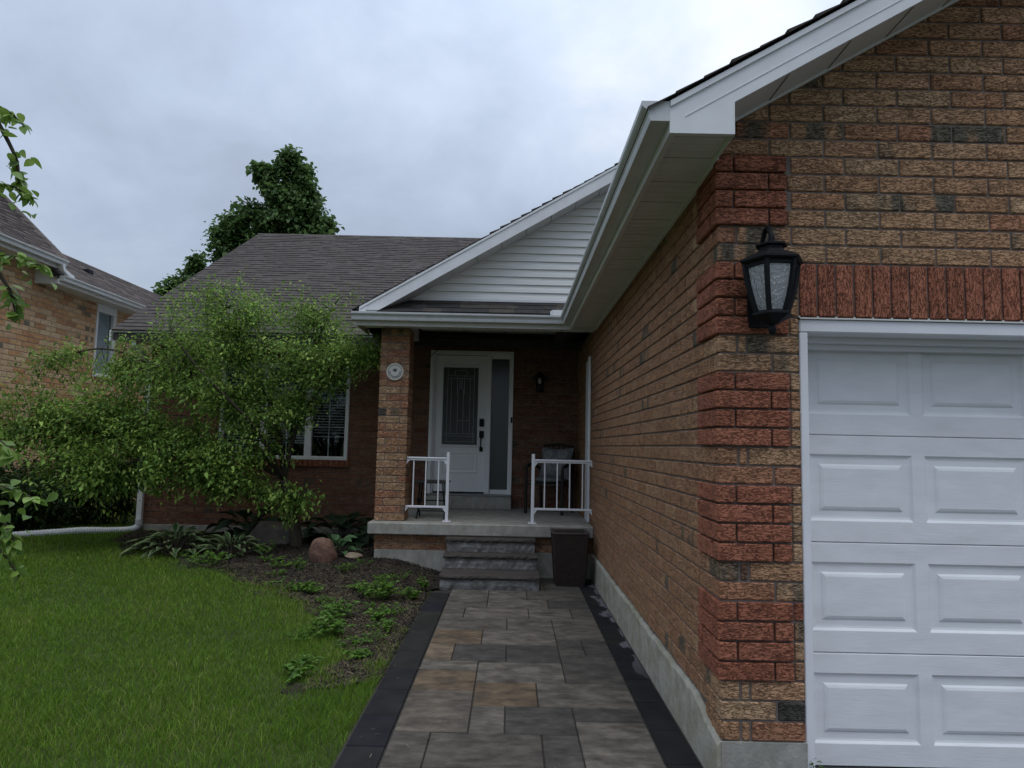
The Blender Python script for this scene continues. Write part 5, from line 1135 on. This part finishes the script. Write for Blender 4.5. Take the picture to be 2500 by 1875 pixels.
GREEN = [(0.155, 0.265, 0.046), (0.19, 0.305, 0.056), (0.125, 0.225, 0.046), (0.225, 0.345, 0.068), (0.098, 0.185, 0.042), (0.33, 0.44, 0.10)]
fk = (-3.93, 5.74, 0.82)
tree('ornamental_tree', 'wide low ornamental tree with small light green leaves in front of the window', (-3.74, 5.80, -0.08),
     [(-3.74, 5.80, -0.14), (-3.77, 5.79, 0.15), (-3.84, 5.77, 0.50), fk],
     [[fk, (-4.5, 5.6, 1.12), (-5.3, 5.5, 1.32), (-6.3, 5.5, 1.48), (-7.5, 5.5, 1.42)], [fk, (-4.35, 5.6, 1.35), (-4.9, 5.6, 2.0), (-5.5, 5.6, 2.35), (-6.3, 5.6, 2.45), (-7.0, 5.6, 2.42)], [fk, (-4.05, 5.75, 1.6), (-4.4, 5.7, 2.4), (-4.85, 5.7, 3.2)],
      [fk, (-3.85, 5.7, 1.5), (-3.7, 5.75, 2.3), (-3.35, 5.7, 3.0), (-3.2, 5.7, 3.25)], [fk, (-3.72, 5.6, 1.55), (-3.2, 5.4, 2.15), (-2.7, 5.2, 2.45)], [fk, (-4.2, 5.2, 1.5), (-4.7, 4.9, 2.1), (-5.0, 4.8, 2.6)], [fk, (-4.3, 6.0, 1.6), (-5.0, 6.15, 2.2), (-5.6, 6.1, 2.3)],
      [(-3.86, 5.76, 0.60), (-4.3, 5.5, 0.75), (-4.8, 5.4, 0.80)], [(-3.84, 5.77, 0.55), (-3.7, 5.55, 0.62), (-3.45, 5.5, 0.72)], [(-4.9, 5.55, 1.25), (-5.5, 5.2, 1.05), (-6.1, 5.2, 0.85)]],
     [(-4.75, 5.6, 2.85, 0.90, 0.70, 0.48, 84), (-3.68, 5.6, 3.02, 0.58, 0.50, 0.28, 27), (-4.30, 5.6, 3.05, 0.45, 0.5, 0.28, 22), (-4.95, 5.5, 2.48, 1.30, 0.75, 0.20, 66), (-5.15, 5.5, 2.05, 1.40, 0.80, 0.20, 72), (-4.55, 5.5, 1.75, 0.95, 0.7, 0.18, 40), (-3.50, 5.5, 2.42, 0.70, 0.65, 0.48, 105), (-2.88, 5.25, 2.44, 0.34, 0.30, 0.24, 26),
      (-6.3, 5.5, 1.66, 1.15, 0.70, 0.20, 70), (-6.6, 5.5, 1.28, 1.20, 0.70, 0.22, 66), (-7.5, 5.5, 1.22, 0.60, 0.5, 0.24, 36), (-6.0, 5.35, 0.90, 0.85, 0.6, 0.32, 72), (-4.42, 5.35, 0.78, 0.58, 0.45, 0.20, 34), (-3.80, 5.5, 0.60, 0.40, 0.35, 0.20, 17), (-5.5, 5.5, 1.38, 0.85, 0.7, 0.30, 76),
      (-4.35, 5.5, 1.62, 0.62, 0.5, 0.50, 44), (-3.72, 5.5, 1.78, 0.42, 0.4, 0.38, 18), (-5.0, 5.3, 0.98, 0.60, 0.5, 0.34, 46), (-4.55, 5.2, 1.15, 0.5, 0.4, 0.3, 30), (-5.90, 5.55, 1.98, 0.70, 0.5, 0.30, 44), (-6.8, 5.6, 2.36, 0.45, 0.3, 0.12, 15), (-7.2, 5.45, 1.75, 0.5, 0.3, 0.28, 16)],
     0.047, 0.025, 60, GREEN, trunk_r=(0.085, 0.062), limb_r=0.026, twig_r=0.0055, spread=0.080, sprig=0.24, zsize=(0.6, 2.8))

MAPLE = [(0.085, 0.155, 0.048), (0.10, 0.178, 0.055), (0.072, 0.13, 0.044), (0.13, 0.21, 0.064)]
def lumps(lobes, k=8, f=0.46):
    out = []
    for (cx, cy, cz, rx, ry, rz, nt) in lobes:
        for u in unit(k): q = random.uniform(0.5, 0.85); g = f*random.uniform(0.7, 1.3); out.append((cx+u[0]*rx*q, cy+u[1]*ry*q, cz+u[2]*rz*q, max(rx*g, .16), max(ry*g, .2), max(rz*g, .15), max(4, int(nt/k*1.15))))
    return out
def maple(label, base, H, lobes, limbs):
    tree('maple_tree', label, base, [base, (base[0]+0.1, base[1], H*0.3), (base[0], base[1], H*0.55)], limbs, lumps(lobes), 0.145, 0.125, 30, MAPLE, 'trees behind the house', trunk_r=(0.28, 0.16), limb_r=0.12, twig_r=0.018, spread=0.12, shell=2.6, droop=0.55, sprig=0.10)
mbp = (-10.0, 22.0, 6.6)
maple('tall dark green maple rising behind the roof ridge', (-10.0, 22.0, -0.2), 12.0,
      [(-9.85, 22, 11.95, .48, .5, .50, 46), (-10.65, 22, 11.35, .62, .6, .38, 50), (-9.95, 22, 10.75, .66, .8, .66, 90), (-9.1, 22, 10.4, .66, .8, .72, 90), (-9.6, 22, 10.0, .7, .8, .6, 70), (-9.15, 22, 11.45, .28, .4, .45, 26), (-9.3, 22, 9.65, 1.05, 1, .75, 130), (-8.3, 22, 9.3, .48, .8, .60, 60), (-11.5, 22, 9.45, .80, 1, .60, 100), (-10.6, 22, 9.4, .65, .9, .6, 66), (-12.1, 22, 8.9, .45, .7, .55, 46), (-11.1, 22, 8.5, 1.3, 1, .75, 110), (-9.6, 22, 8.6, 1.7, 1.2, .8, 120)],
      [[mbp, (-10.0, 22, 8.5), (-9.95, 22, 10.5), (-9.85, 22, 11.9)], [mbp, (-9.4, 22, 8.4), (-9.1, 22, 10.0), (-9.1, 22, 11.2)], [mbp, (-10.8, 22, 8.0), (-11.6, 22, 8.6)], [mbp, (-9.2, 22, 7.6), (-8.4, 22, 8.5)], [mbp, (-11.3, 22, 7.3), (-12.3, 22, 7.6)], [mbp, (-10.2, 22, 9.5), (-10.6, 22, 11.2)]])
m2 = (-14.2, 24.0, 4.4)
maple('smaller dark green maple showing in the dip between the two roofs', (-14.2, 24.0, -0.2), 8.0,
      [(-14.2, 24, 7.35, .85, .8, .75, 80), (-14.0, 24, 8.35, .38, .5, .48, 34), (-15.1, 24, 6.95, .55, .6, .45, 44), (-13.3, 24, 7.25, .55, .6, .45, 44), (-14.2, 24, 6.3, 1.4, 1, .7, 90)],
      [[m2, (-14.2, 24, 6.5), (-14.0, 24, 8.2)], [m2, (-14.8, 24, 6.2), (-15.2, 24, 6.9)], [m2, (-13.7, 24, 6.2), (-13.2, 24, 7.2)]])
SHRUB = [(0.026, 0.055, 0.015), (0.033, 0.070, 0.018), (0.022, 0.045, 0.014), (0.045, 0.085, 0.020)]
def shrub(label, c, r, n, leaf, wid, per, pal, name='shrub'):
    b = (c[0], c[1], float(gh(c[0], c[1]))-0.03)
    tree(name, label, b, [b, (b[0], b[1], b[2]+0.12), (b[0], b[1], b[2]+0.22)], [[(b[0], b[1], b[2]+0.2), (c[0]+q*r[0]*0.6, c[1]+w*r[1]*0.5, c[2]+e*r[2]*0.5)] for q, w, e in ((1, 0, .2), (-1, 0, .2), (0, 1, .6), (0, -1, .6), (.6, .4, 1), (-.6, -.4, 1))],
         [(c[0], c[1], c[2], r[0], r[1], r[2], n)], leaf, wid, per, pal, trunk_r=(0.04, 0.03), limb_r=0.016, twig_r=0.0025, spread=0.07, shell=2.2, cat='shrub', seg=6)
shrub('dark evergreen shrub behind the left end of the tree', (-7.75, 7.6, 0.48), (1.10, 0.5, 0.62), 230, 0.06, 0.028, 52, SHRUB)
shrub('dense dark shrub at the foot of the buff brick wall', (-8.10, 6.65, 0.38), (0.75, 0.5, 0.50), 190, 0.06, 0.03, 52, SHRUB)

# ------------------------------------------------------------------ branches reaching in from a tree just left of the view
near = thing('foreground_tree', (-4.35, -0.45, -0.22), 'nearby tree at the left edge with large oval leaves on drooping twigs', 'tree')
mb = MB(); mb.tube(smooth_path([(-4.35, -0.45, -0.25), (-4.32, -0.45, 0.6), (-4.28, -0.42, 1.6), (-4.25, -0.40, 3.0)], 5), [0.08]*6+[0.065]*5+[0.05]*5, 9); mb.build('trunk', MT['bark'], near, smooth=True)
TW = [[(-4.26, -0.41, 2.2), (-3.7, -0.35, 2.62), (-3.35, -0.30, 2.78), (-3.20, -0.28, 2.70)], [(-3.35, -0.30, 2.78), (-3.24, -0.26, 2.56), (-3.22, -0.26, 2.44)], [(-4.27, -0.41, 1.9), (-3.6, -0.35, 2.30), (-3.28, -0.3, 2.42), (-3.13, -0.28, 2.36)], [(-4.27, -0.42, 1.6), (-3.6, -0.34, 2.0), (-3.25, -0.3, 2.10), (-3.06, -0.28, 2.06)], [(-3.30, -0.3, 2.10), (-3.2, -0.28, 1.95), (-3.17, -0.27, 1.84)],
      [(-4.29, -0.43, 1.0), (-3.6, -0.34, 1.25), (-3.22, -0.3, 1.30), (-3.10, -0.29, 1.22)], [(-4.29, -0.43, 0.8), (-3.6, -0.34, 1.0), (-3.2, -0.3, 1.10), (-3.0, -0.28, 1.04)], [(-3.2, -0.3, 1.08), (-3.12, -0.28, 0.92), (-3.08, -0.27, 0.84)], [(-4.30, -0.44, 0.6), (-3.6, -0.34, 0.80), (-3.2, -0.3, 0.86), (-3.05, -0.28, 0.72)]]
mb = MB()
for k, p in enumerate(TW): q = smooth_path(p, 6); mb.tube(q, [0.010*(1-0.8*i/(len(q)-1))+0.0015 for i in range(len(q))], 5)
mb.build('twigs', MT['twig'], near, smooth=True)
def leaf_mesh(L, Wd, seed):
    rg = random.Random(seed); v = []; f = []; n = 5; cv_ = rg.uniform(0.1, 0.35)
    for i in range(n+1):
        t = i/n; w = Wd*0.5*math.sin(math.pi*min(t*0.92+0.05, 1)**0.8)*(1 if i < n else 0); z = -cv_*L*t*t
        v += [(-w, L*t, z+w*0.28), (0, L*t, z), (w, L*t, z+w*0.28)]
        if i: a = 3*(i-1); f += [(a, a+1, a+4, a+3), (a+1, a+2, a+5, a+4)]
    me = bpy.data.meshes.new('leaf'); me.from_pydata(v, [], f); me.shade_smooth(); me.materials.append(MT['leaf_o']); return me
LM = [leaf_mesh(0.058, 0.036, i) for i in range(3)]
NEARC = [(0.21, 0.33, 0.065), (0.165, 0.275, 0.058), (0.26, 0.38, 0.09), (0.13, 0.225, 0.05)]
for k, p in enumerate(TW):
    q = smooth_path(p, 9); m = int(len(q)*0.45)
    for i in range(m, len(q)):
        for r in range(2 if i % 3 else 1):
            P0 = q[i]; d = (q[i]-q[i-1]).normalized(); yaw = random.uniform(0, 6.28)
            D = (d*0.5+Vector((math.cos(yaw), math.sin(yaw), random.uniform(-0.9, 0.3)))).normalized(); Z = Vector((random.gauss(0, .5), random.gauss(0, .5), 1)).normalized()
            Xv = D.cross(Z).normalized(); Zv = Xv.cross(D); s = random.uniform(0.65, 1.1)
            o = bpy.data.objects.new('leaf', random.choice(LM)); o.color = (*random.choice(NEARC), 1); _link(o, near, P0)
            o.rotation_euler = Matrix((Xv, D, Zv)).transposed().to_euler(); o.scale = (s, s, s)

for k, p in enumerate(TW):                                # fuller sprays at the twig ends
    e = Vector(p[-1]); d0 = (Vector(p[-1])-Vector(p[-2])).normalized()
    for r in range(13):
        P0 = e-d0*random.uniform(0, 0.16)+Vector((random.gauss(0, .035), random.gauss(0, .04), random.gauss(-0.01, .045))); yaw = random.uniform(0, 6.28)
        D = (Vector((math.cos(yaw), math.sin(yaw), random.uniform(-1.2, 0.3)))).normalized(); Z = Vector((random.gauss(0, .5), random.gauss(0, .5), 1)).normalized()
        Xv = D.cross(Z).normalized(); Zv = Xv.cross(D); s = random.uniform(0.65, 1.1)
        o = bpy.data.objects.new('leaf', random.choice(LM)); o.color = (*random.choice(NEARC), 1); _link(o, near, P0)
        o.rotation_euler = Matrix((Xv, D, Zv)).transposed().to_euler(); o.scale = (s, s, s)

# the rest of that tree's foliage, further out to the left
pp, dd = [], []
for p in TW:
    q = smooth_path(p, 9)
    for i in range(2, int(len(q)*0.62)):
        if q[i].x < -3.42:
            for r in range(5): pp.append(np.array(q[i])+RNG.normal(size=3)*np.array([0.05, 0.06, 0.05])); yw = RNG.uniform(0, 6.28); dd.append((math.cos(yw), math.sin(yw), RNG.uniform(-0.9, 0.3)))
for k in range(1500):
    u = unit(1)[0]*RNG.uniform(0.35, 1.0)**0.5; c = np.array([-4.35, -0.45, 2.5])+u*np.array([0.72, 0.7, 1.0])
    pp.append(c); yw = RNG.uniform(0, 6.28); dd.append((math.cos(yw), math.sin(yw), RNG.uniform(-0.9, 0.3)))
k = len(pp); sc_ = RNG.uniform(0.7, 1.15, k)
V, Q = leaf_arrays(np.array(pp), np.array(dd), unit(k)*0.5+np.array([0, 0, 1.0]), 0.058*sc_, 0.036*sc_)
fast_obj('crown', V, Q, [], MT['leaf'], near, np.repeat(palette_cols(k, NEARC), 2, axis=0), origin=(-4.3, -0.45, 2.0))

# ------------------------------------------------------------------ hostas
def hosta_mesh(L, Wd, seed, green, edge, edgew=0.25):
    rg = random.Random(seed); v = []; f = []; c = []; n = 6; cv_ = rg.uniform(0.35, 0.6); tw = rg.uniform(-0.15, 0.15)
    for i in range(n+1):
        t = i/n; w = Wd*0.5*(math.sin(math.pi*min(max((t-0.15)/0.85, 0), 1)**0.75) if t > 0.16 else 0.06)*(1 if i < n else 0.02)
        z = L*(0.55*t-cv_*t*t*1.25)
        for u in (-1, -1+edgew*2, 0, 1-edgew*2, 1): v.append((u*w+tw*L*t*t, L*t*0.95, z+abs(u)*w*0.30))
        if i:
            a = 5*(i-1)
            for k in range(4): f.append((a+k, a+k+1, a+k+6, a+k+5)); c.append(edge if k in (0, 3) else green)
    me = bpy.data.meshes.new('leaf'); me.from_pydata(v, [], f); me.shade_smooth(); me.materials.append(MT['hosta'])
    at = me.attributes.new('Col', 'FLOAT_COLOR', 'FACE'); at.data.foreach_set('color', np.array([(*q, 1) for q in c], np.float32).ravel()); return me
def hosta(label, c, n, L, Wd, green, edge, group=None, spread=1.0):
    z0 = float(gh(c[0], c[1])); t = thing('hosta', (c[0], c[1], z0), label, 'plant', group)
    ms = [hosta_mesh(L, Wd, i+int(c[0]*100), green, edge) for i in range(4)]
    for i in range(n):
        a = i*2.399+random.uniform(-.3, .3); r = math.sqrt((i+0.5)/n); s = random.uniform(0.7, 1.1)
        o = bpy.data.objects.new('leaf', random.choice(ms)); _link(o, t, (c[0]+spread*0.7*r*math.cos(a)*L, c[1]+spread*0.7*r*math.sin(a)*L, z0+0.02+L*0.55*(1-r*r)))
        o.rotation_euler = (math.radians(38*(1-r)-8+random.uniform(-12, 12)), random.uniform(-.2, .2), a-math.pi/2); o.scale = (s, s, s)
    m = MB()
    for i in range(0, n, 2):
        a = i*2.399; r = math.sqrt((i+0.5)/n); m.tube([(c[0]+0.02*math.cos(a), c[1]+0.02*math.sin(a), z0-0.02), (c[0]+spread*0.7*r*math.cos(a)*L, c[1]+spread*0.7*r*math.sin(a)*L, z0+0.03+L*0.55*(1-r*r))], 0.004, 4)
    m.build('stems', MT['twig'], t)
GV, CV = (0.036, 0.078, 0.028), (0.17, 0.21, 0.095)
hosta('large clump of white edged hosta at the lawn edge left of the tree trunk', (-5.05, 5.25), 110, 0.30, 0.10, GV, CV, 'variegated hostas', 1.75)
hosta('smaller clump of white edged hosta nearer the tree trunk', (-4.30, 5.12), 46, 0.24, 0.08, GV, CV, 'variegated hostas', 1.5)
hosta('small bright green hosta just behind the reddish boulder', (-3.06, 5.14), 26, 0.24, 0.12, (0.085, 0.16, 0.07), (0.10, 0.19, 0.08))
hosta('dark broad leaved plant against the wall left of the trunk', (-4.62, 6.50), 26, 0.42, 0.30, (0.022, 0.045, 0.020), (0.026, 0.052, 0.022), None, 1.1)
hosta('dark broad leaved plant against the wall right of the trunk', (-3.35, 6.45), 24, 0.40, 0.28, (0.020, 0.042, 0.018), (0.025, 0.050, 0.020), None, 1.1)
hosta('low dark leaves in the corner beside the porch plinth', (-2.85, 6.1), 20, 0.28, 0.16, (0.024, 0.048, 0.020), (0.028, 0.055, 0.022))

# ------------------------------------------------------------------ weeds in the bed
WEED = [(0.085, 0.185, 0.022), (0.11, 0.225, 0.03), (0.06, 0.135, 0.02), (0.14, 0.26, 0.04)]
def weed(label, x, y, rad, h, n, leaf=0.045, z=None, pal=WEED, name='weed_plant'):
    z0 = float(gh(x, y))+0.01 if z is None else z; t = thing(name, (x, y, z0), label, 'weed', 'weeds in the garden bed'); m = MB(); P_l, D_l = [], []
    for i in range(n):
        a = random.uniform(0, 6.28); r = rad*math.sqrt(random.random()); tip = Vector((x+r*math.cos(a), y+r*math.sin(a), z0+h*random.uniform(0.4, 1.0)*(1-0.4*r/rad))); b = Vector((x+0.35*r*math.cos(a), y+0.35*r*math.sin(a), z0-0.01))
        mid = (b+tip)/2+Vector((0, 0, 0.02)); m.tube([b, mid, tip], [0.0022, 0.0018, 0.001], 3, cap=False)
        for k in range(random.randint(5, 9)):
            s = random.uniform(0.25, 1.0); p = b.lerp(mid, s*2) if s < 0.5 else mid.lerp(tip, s*2-1); yw = random.uniform(0, 6.28)
            P_l.append(p); D_l.append((math.cos(yw), math.sin(yw), random.uniform(-0.2, 0.6)))
    m.build('stems', material_weedstem, t); k = len(P_l); sc = RNG.uniform(0.5, 1.2, k)
    V, Q = leaf_arrays(np.array(P_l), np.array(D_l), unit(k)*0.4+np.array([0, 0, 1]), leaf*sc, leaf*0.72*sc); fast_obj('leaves', V, Q, [], MT['leaf'], t, np.repeat(palette_cols(k, pal), 2, axis=0), origin=(x, y, z0))
material_weedstem = material('weed stem', (0.10, 0.16, 0.04), 0.7)
for lb, x, y, r, h, n in (('largest bright green weed clump in the bed, left of the bottom step', -2.28, 3.62, 0.24, 0.26, 46), ('small yellow green weed next to the walkway border near the bottom step', -1.95, 3.62, 0.10, 0.15, 16), ('single upright weed at the foot of the stone steps', -1.86, 3.98, 0.06, 0.20, 7),
                          ('leafy vine weed sprawling over the middle of the bed', -2.42, 2.35, 0.20, 0.24, 32), ('loose weed stems between the leafy vine and the largest clump', -2.48, 2.88, 0.22, 0.20, 26), ('small weed patch near the walkway beside the loose stems', -2.10, 2.85, 0.12, 0.12, 13), ('weed tuft below the reddish boulder', -3.05, 3.75, 0.14, 0.14, 12),
                          ('low weeds between the two hosta clumps and the lawn', -4.3, 4.55, 0.30, 0.16, 24), ('weeds at the bed edge close to the lawn', -2.32, 1.32, 0.14, 0.10, 14), ('thin blue green seedling by the lawn edge of the bed', -3.25, 4.35, 0.08, 0.22, 7), ('shaded weeds in front of the large dark stone', -3.95, 5.15, 0.20, 0.20, 16)):
    weed(lb, x, y, r, h, n)
sprout_spots = [(-2.35, 1.6), (-2.0, 2.55), (-2.9, 3.7), (-2.6, 4.6), (-3.5, 4.5), (-2.3, 4.0), (-2.15, 2.1), (-2.55, 2.2), (-2.0, 2.2), (-2.2, 3.2), (-2.7, 3.35), (-2.5, 3.9), (-2.15, 4.2), (-2.75, 4.35), (-3.45, 4.2), (-3.3, 3.85), (-2.05, 1.75), (-1.98, 3.0), (-3.7, 4.7), (-4.75, 4.9), (-2.45, 2.6), (-2.62, 3.15)]
for x_, y_ in sprout_spots: weed('small low green seedling scattered in the garden bed', x_, y_, random.uniform(0.10, 0.20), random.uniform(0.06, 0.13), random.randint(10, 20), random.uniform(0.022, 0.036))
weed('tiny weed growing at the foot of the garage door frame', 0.445, 0.005, 0.05, 0.20, 5, 0.022, -0.203)

# ------------------------------------------------------------------ mulch, straw and grass
n = 26000; px_ = RNG.uniform(-6.4, -1.75, n*2); py_ = RNG.uniform(0.95, 6.95, n*2); ok = inpoly(px_, py_, BED); px_, py_ = px_[ok], py_[ok]; n = len(px_)
pz_ = gh(np.minimum(px_, -1.81), py_)+0.012; ang = RNG.uniform(0, 6.28, n); L = RNG.uniform(0.008, 0.042, n)*np.where(RNG.random(n) < .12, 1.8, 1); Wd = RNG.uniform(0.004, 0.011, n); tl = RNG.normal(0, 0.45, n)
D = np.stack([np.cos(ang)*np.cos(tl), np.sin(ang)*np.cos(tl), np.sin(tl)], -1); S = np.stack([-np.sin(ang), np.cos(ang), RNG.normal(0, .4, n)], -1)
P = np.stack([px_, py_, pz_+RNG.uniform(0, 0.008, n)], -1); a = D*L[:, None]/2; b = S*Wd[:, None]/2
V = np.stack([P-a-b, P+a-b, P+a+b, P-a+b], 1).reshape(-1, 3); Q = np.arange(4*n).reshape(-1, 4)
pal = np.array([(0.022, 0.017, 0.013), (0.035, 0.027, 0.020), (0.05, 0.036, 0.026), (0.018, 0.015, 0.013), (0.10, 0.08, 0.05)]); w = np.where(py_ < 4.0, 0.22, 0.05)
ci = np.where(RNG.random(n) < w, 4, RNG.integers(0, 4, n)); cols = np.concatenate([pal[ci]*RNG.uniform(0.7, 1.3, (n, 1)), np.ones((n, 1))], 1)
tag(fast_obj('mulch', V, Q, [], MT['chips'], None, cols, 'stuff'), 'dark bark mulch strewn over the garden bed', 'mulch')
def blades(x, y, h, wd, cols, name, label, lean=0.5, z=None):
    n = len(x); z = (gh(x, y) if z is None else z)-0.004; a = RNG.uniform(0, 6.28, n); S = np.stack([np.cos(a), np.sin(a), np.zeros(n)], -1)*(wd/2)[:, None]
    le = RNG.uniform(0, 6.28, n); k = (h*lean*RNG.uniform(0.2, 1.3, n))[:, None]; Ld = np.stack([np.cos(le), np.sin(le), np.zeros(n)], -1); B = np.stack([x, y, z], -1); up = np.array([0, 0, 1.0])
    m = B+up*(h*0.55)[:, None]+Ld*k*0.35; t = B+up*(h*RNG.uniform(0.75, 1.0, n))[:, None]+Ld*k
    V = np.stack([B-S, B+S, m+S*0.8, m-S*0.8, t], 1).reshape(-1, 3); b = np.arange(n)[:, None]*5
    return tag(fast_obj(name, V, b+np.array([[0, 1, 2, 3]]), b+np.array([[3, 2, 4]]), MT['grass'], None, np.concatenate([cols, cols]), 'stuff'), label, 'grass')
bands = [(-1.2, 1.0, -4.6, -1.79, 8500), (1.0, 2.6, -6.0, -1.79, 7000), (2.6, 4.6, -7.6, -2.6, 5200), (4.6, 7.0, -9.0, -4.5, 3600), (7.0, 11.0, -8.95, -6.5, 1300)]
xs, ys_ = [], []
for y0, y1, x0, x1, d in bands: k = int((y1-y0)*(x1-x0)*d); xs.append(RNG.uniform(x0, x1, k)); ys_.append(RNG.uniform(y0, y1, k))
x = np.concatenate(xs); y = np.concatenate(ys_); wob = 0.07*np.sin(x*9+y*4)+0.05*np.sin(y*13)+RNG.normal(0, 0.09, len(x))
infr = (x > -0.983-0.80*(y+3.23)-0.4) & (x < -1.792)
inb = inpoly(x+wob, y+wob, BED); strag = inb & (RNG.random(len(x)) < 0.10*np.clip((4.4-y)/2, 0.05, 1)*(np.sin(x*7.1+y*3.3)+np.sin(y*8.7-x*2.2) > 0.1)); sel = infr & (~inb | strag); x, y = x[sel], y[sel]
n = len(x); dist = np.hypot(x+0.98, y+3.23); patch = np.sin(x*1.7+1.3)*np.sin(y*2.1+0.4)+0.6*np.sin(x*4.9+y*3.1)+0.5*np.sin(x*0.8-y*5.3)
h = RNG.uniform(0.028, 0.062, n)*(1+0.18*patch); h = np.where((x > -2.2) & (y > 0.3) & (y < 1.6), h*1.5, h); wd = RNG.uniform(0.0022, 0.0042, n)*(0.75+dist*0.085)
gp = np.array([(0.118, 0.222, 0.020), (0.145, 0.258, 0.025), (0.088, 0.172, 0.017), (0.195, 0.305, 0.036), (0.28, 0.29, 0.09)])
pk = RNG.random(n)+0.10*patch; ci = np.select([pk < 0.30, pk < 0.62, pk < 0.82, pk < 0.985], [2, 0, 1, 3], 4); c = gp[ci]*RNG.uniform(0.75, 1.25, (n, 1)); cols = np.concatenate([c, np.ones((n, 1))], 1)
blades(x, y, h, wd, cols, 'grass', 'short green grass blades covering the lawn', 0.75)
# dry straw on the bed
n = 5200; x = RNG.uniform(-4.6, -1.82, n*3); y = RNG.uniform(0.9, 4.6, n*3); ok = inpoly(x, y, BED); x, y = x[ok][:n], y[ok][:n]; n = len(x)
cols = np.concatenate([np.array([(0.22, 0.18, 0.10)])*RNG.uniform(0.4, 1.2, (n, 1)), np.ones((n, 1))], 1)
ang = RNG.uniform(0, 6.28, n); L = RNG.uniform(0.02, 0.07, n); D = np.stack([np.cos(ang), np.sin(ang), RNG.normal(0, 0.2, n)], -1)*L[:, None]/2; S = np.stack([-np.sin(ang), np.cos(ang), np.zeros(n)], -1)*0.0011; P = np.stack([x, y, gh(x, y)+0.02], -1)
V = np.stack([P-D-S, P+D-S, P+D+S, P-D+S], 1).reshape(-1, 3)
tag(fast_obj('straw', V, np.arange(4*n).reshape(-1, 4), [], MT['chips'], None, cols, 'stuff'), 'dry grass clippings scattered on the garden bed', 'straw')
n = 90; x = RNG.uniform(-1.75, -0.25, n); y = RNG.uniform(-0.3, 3.9, n); ang = RNG.uniform(0, 6.28, n); L = RNG.uniform(0.01, 0.045, n); D = np.stack([np.cos(ang), np.sin(ang), np.zeros(n)], -1)*L[:, None]/2; S = np.stack([-np.sin(ang), np.cos(ang), np.zeros(n)], -1)*0.0010; P = np.stack([x, y, np.full(n, -0.1965)], -1)
V = np.stack([P-D-S, P+D-S, P+D+S, P-D+S], 1).reshape(-1, 3); cols = np.concatenate([np.array([(0.30, 0.28, 0.18)])*RNG.uniform(0.4, 1.2, (n, 1)), np.ones((n, 1))], 1)
tag(fast_obj('grass_clippings', V, np.arange(4*n).reshape(-1, 4), [], MT['chips'], None, cols, 'stuff'), 'stray dry grass clippings on the walkway', 'clippings')
